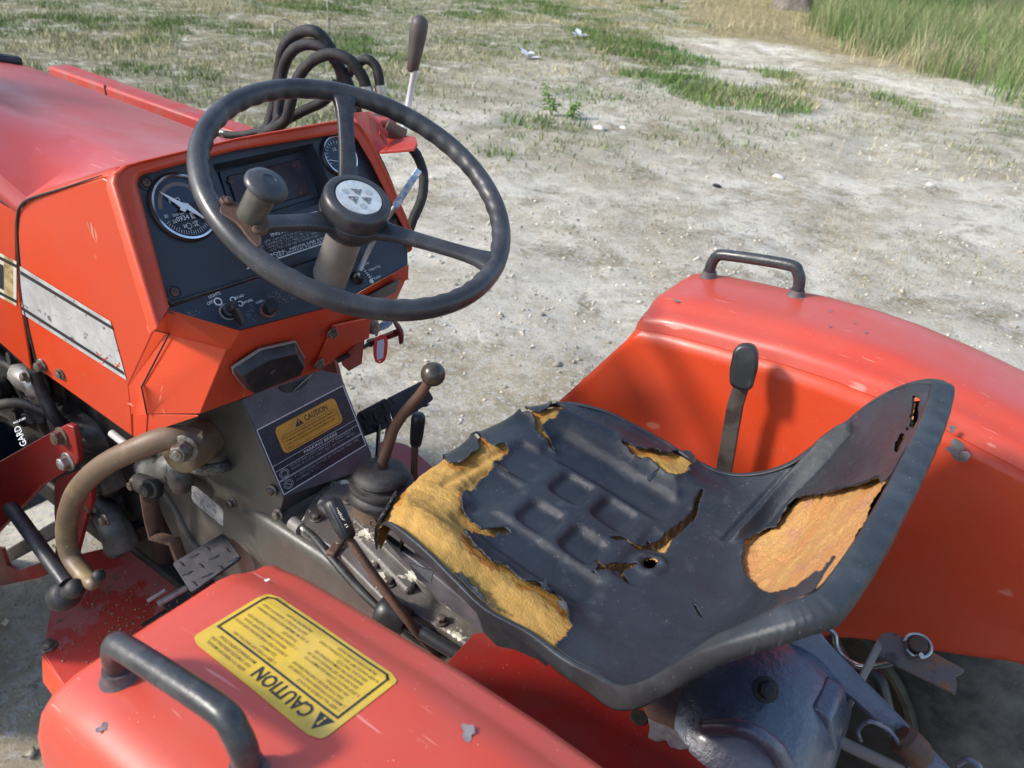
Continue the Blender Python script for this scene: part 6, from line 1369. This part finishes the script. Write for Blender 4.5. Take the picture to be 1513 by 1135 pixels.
for _ in range(2):
    be = [v for v in bm.verts if v.is_boundary]; nc = {v: sum((e.other_vert(v).co for e in v.link_edges if e.is_boundary), Vector()) / max(1, sum(1 for e in v.link_edges if e.is_boundary)) for v in be}
    for v, c in nc.items(): v.co = v.co.lerp(c, .5)
bm.to_mesh(me); bm.free()
o = link('seat_cover', me, VINYL, ST, smooth=180)
if me.polygons[len(me.polygons) // 2].normal.z < 0: me.flip_normals()
md = o.modifiers.new('solid', 'SOLIDIFY'); md.thickness = .0008; md.offset = -1
# foam below
nf, ntf = 300, 260; s2, t2 = np.meshgrid(np.linspace(.0, 1, nf), np.linspace(-1, 1, ntf), indexing='ij'); PF_ = seat_pt(s2, t2); N2 = seat_nrm(s2, t2)
if N2[150, 130, 2] < 0: N2 = -N2
ff_ = PF_.reshape(-1, 3); p2, _ = project(ff_); deep = np.zeros(len(ff_))
for k in ('crack', 'crackb'): deep += .007 * (inside(p2, TEARS[k]) & (s2.ravel() < .7))
fu = ff_[:, 0] * .8 - ff_[:, 2] * 1.1; nfz = (fbm(fu, ff_[:, 1], 90, 4, 2) - .5) * .004 + (fbm(fu, ff_[:, 1], 22, 2, 9) - .5) * .005
top = (1 - np.abs(t2.ravel())); offs = -.0042 - deep + nfz + disp(ff_[:, 0], ff_[:, 1], s2.ravel(), p2)
offs += .0035 * np.exp(-((p2[:, 0] - 640) ** 2 + (p2[:, 1] - 760) ** 2) / 70 ** 2)
rip = inside(p2, [(640, 745), (660, 720), (750, 650), (760, 665), (700, 725)]); offs -= .004 * np.exp(-(polydist(p2, [(655, 712), (745, 660)]) / 5) ** 2) * (s2.ravel() < .5)
fo = ff_ + N2.reshape(-1, 3) * offs[:, None]
hl = inside(p2, TEARS['hole']) | ((s2.ravel() > .6) & (inside(p2, TEARS['gapa']) | inside(p2, TEARS['gapb']) | inside(p2, TEARS['gapc']) | inside(p2, [(1304,709),(1307,716),(1305,728),(1288,762),(1270,794),(1249,820),(1236,832),(1250,806),(1270,768),(1286,735)])))
ix = np.arange(nf * ntf).reshape(nf, ntf); FQ2 = np.stack([ix[:-1, :-1].ravel(), ix[1:, :-1].ravel(), ix[1:, 1:].ravel(), ix[:-1, 1:].ravel()], 1)
k2 = ~(hl[FQ2].sum(1) >= 2); me = npmesh('seat_foam', fo, FQ2[k2]); o = link('seat_foam', me, FOAM, ST, smooth=180); me.materials.append(FOAM2); me.materials.append(CRACKF); me.materials.append(FOAM3)
sc_ = s2.ravel()[FQ2[k2][:, 0]]; ck_ = np.zeros(len(ff_), bool)
for k in ('crack', 'crackb', 'spur', 'scr'): ck_ |= polydist(p2, TEARS[k]) < 4
mi = np.where(sc_ > .6, 1, 0); mi = np.where(ck_[FQ2[k2][:, 0]] & (sc_ < .75), 2, mi); edge_ = np.minimum.reduce([polydist(p2, TEARS[k]) for k in ('front', 'top', 'side')]) + (fbm(p2[:, 0], p2[:, 1], .06, 3, 8) - .5) * 16
mi = np.where((edge_[FQ2[k2][:, 0]] < 2.5) & (mi == 0), 3, mi); me.polygons.foreach_set('material_index', mi.astype(np.int32))
if me.polygons[len(me.polygons) // 2].normal.z < 0: me.flip_normals()
# pan below
s3, t3 = np.meshgrid(np.linspace(0, 1, 60), np.linspace(-1, 1, 50), indexing='ij'); P3 = seat_pt(s3, t3); N3 = seat_nrm(s3, t3)
if N3[30, 25, 2] < 0: N3 = -N3
ps3 = P3 - N3 * (.012 + .010 * (s3 < .6))[..., None]; ps3[..., 1] *= .93; ps3[..., 2] -= .004; ix = np.arange(3000).reshape(60, 50); F3_ = np.stack([ix[:-1, :-1].ravel(), ix[1:, :-1].ravel(), ix[1:, 1:].ravel(), ix[:-1, 1:].ravel()], 1)
link('seat_pan', npmesh('seat_pan', ps3.reshape(-1, 3), F3_), SHELL, ST, smooth=180)
# rolled edge all round: path of the perimeter
per = []
for s in np.linspace(0.13, 1, 240): per.append((s, 1.0))
for t in np.linspace(1, -1, 160)[1:-1]: per.append((1.0, t))
for s in np.linspace(1, 0.13, 240): per.append((s, -1.0))
Q = [Vector(seat_pt(np.array(s), np.array(t))) for s, t in per]; nQ = len(Q); cc0 = Vector((-.38, 0, 0))
vs = []; fs = []; arc = 0
for i, p in enumerate(Q):
    if i: arc += (p - Q[i - 1]).length
    s, t = per[i]; k0 = 8; tn = (Q[min(i + k0, nQ - 1)] - Q[max(i - k0, 0)]); tn.z *= .3; out = tn.cross(Vector((0, 0, 1))).normalized()
    if out.dot(p - cc0) < 0: out = -out
    up = max(0, min(1, (s - .78) * 6)) if abs(t) > .999 else 1
    bk_ = max(0, min(1, (s - .42) * 3.5)); wd = .005 + .003 * bk_ + .014 * up; rise = .002 + .003 * up; dr = .010 + .017 * bk_ - .016 * up
    prof_ = [(0, 0), (.10, .7), (.35, .95), (.75, 1.0), (.93, .8), (1.0, 0), (1.03, -.4), (1.0, -1.0), (.80, -1.15)]
    tp_ = min(1, (s - .12) * 9) if abs(t) > .999 else 1; wd *= tp_; dr *= tp_; rise *= tp_
    rb = .00035 * math.sin(arc * 6.283 / .0050) * (.15 + .85 * up)
    for j, (a_, b_) in enumerate(prof_):
        h = (b_ * rise) if b_ > 0 else b_ * dr
        vs.append(p + out * (wd * a_ + (rb if j > 3 else 0)) + Vector((0, 0, h + (rb if 1 < j < 6 else 0))))
for i in range(nQ - 1):
    for j in range(8): a_ = i * 9 + j; fs.append((a_, a_ + 1, a_ + 10, a_ + 9))
B().add(vs, fs).build('seat_edge', WELT, ST, smooth=70, solid=.0012)
# loose flaps of torn vinyl on the near front side
for pts, dy in (([(704, 905), (725, 900), (770, 930), (778, 948), (815, 958), (808, 985), (795, 975), (760, 960), (735, 955), (715, 935)], .0), ([(604, 832), (640, 845), (636, 862), (618, 858)], .0)):
    B().prism([P(x, y, y=.168 + dy + .0035 * math.sin(x)) for x, y in pts], (0, -.0012, 0)).build('torn_flap', WELT, ST)
for pts, z_ in (([(799, 866), (808, 852), (818, 843), (815, 853), (806, 872)], .935), ([(822, 887), (838, 890), (834, 902)], .925), ([(956, 706), (966, 696), (975, 690), (970, 700), (960, 712)], .945), ([(1008, 665), (1020, 666), (1027, 674), (1026, 683)], .96)):
    q = [P(x, y, z=z_ + .004 * (j % 2)) for j, (x, y) in enumerate(pts)]; B().prism(q, (0, 0, -.0014)).build('curled_flap', VINYL, ST)
# seat springs / dark carriage below
beam((-.22, 0, .845), (-.44, 0, .845), .18, .03, 'seat_carriage', DARK, ST, .004)
B().prism([P(560, 790, y=.12), P(640, 850, y=.12), P(760, 950, y=.12), P(750, 965, y=.12), P(650, 890, y=.12)], (0, -.01, 0)).build('seat_slide', TOWER, ST, bevel=.002)
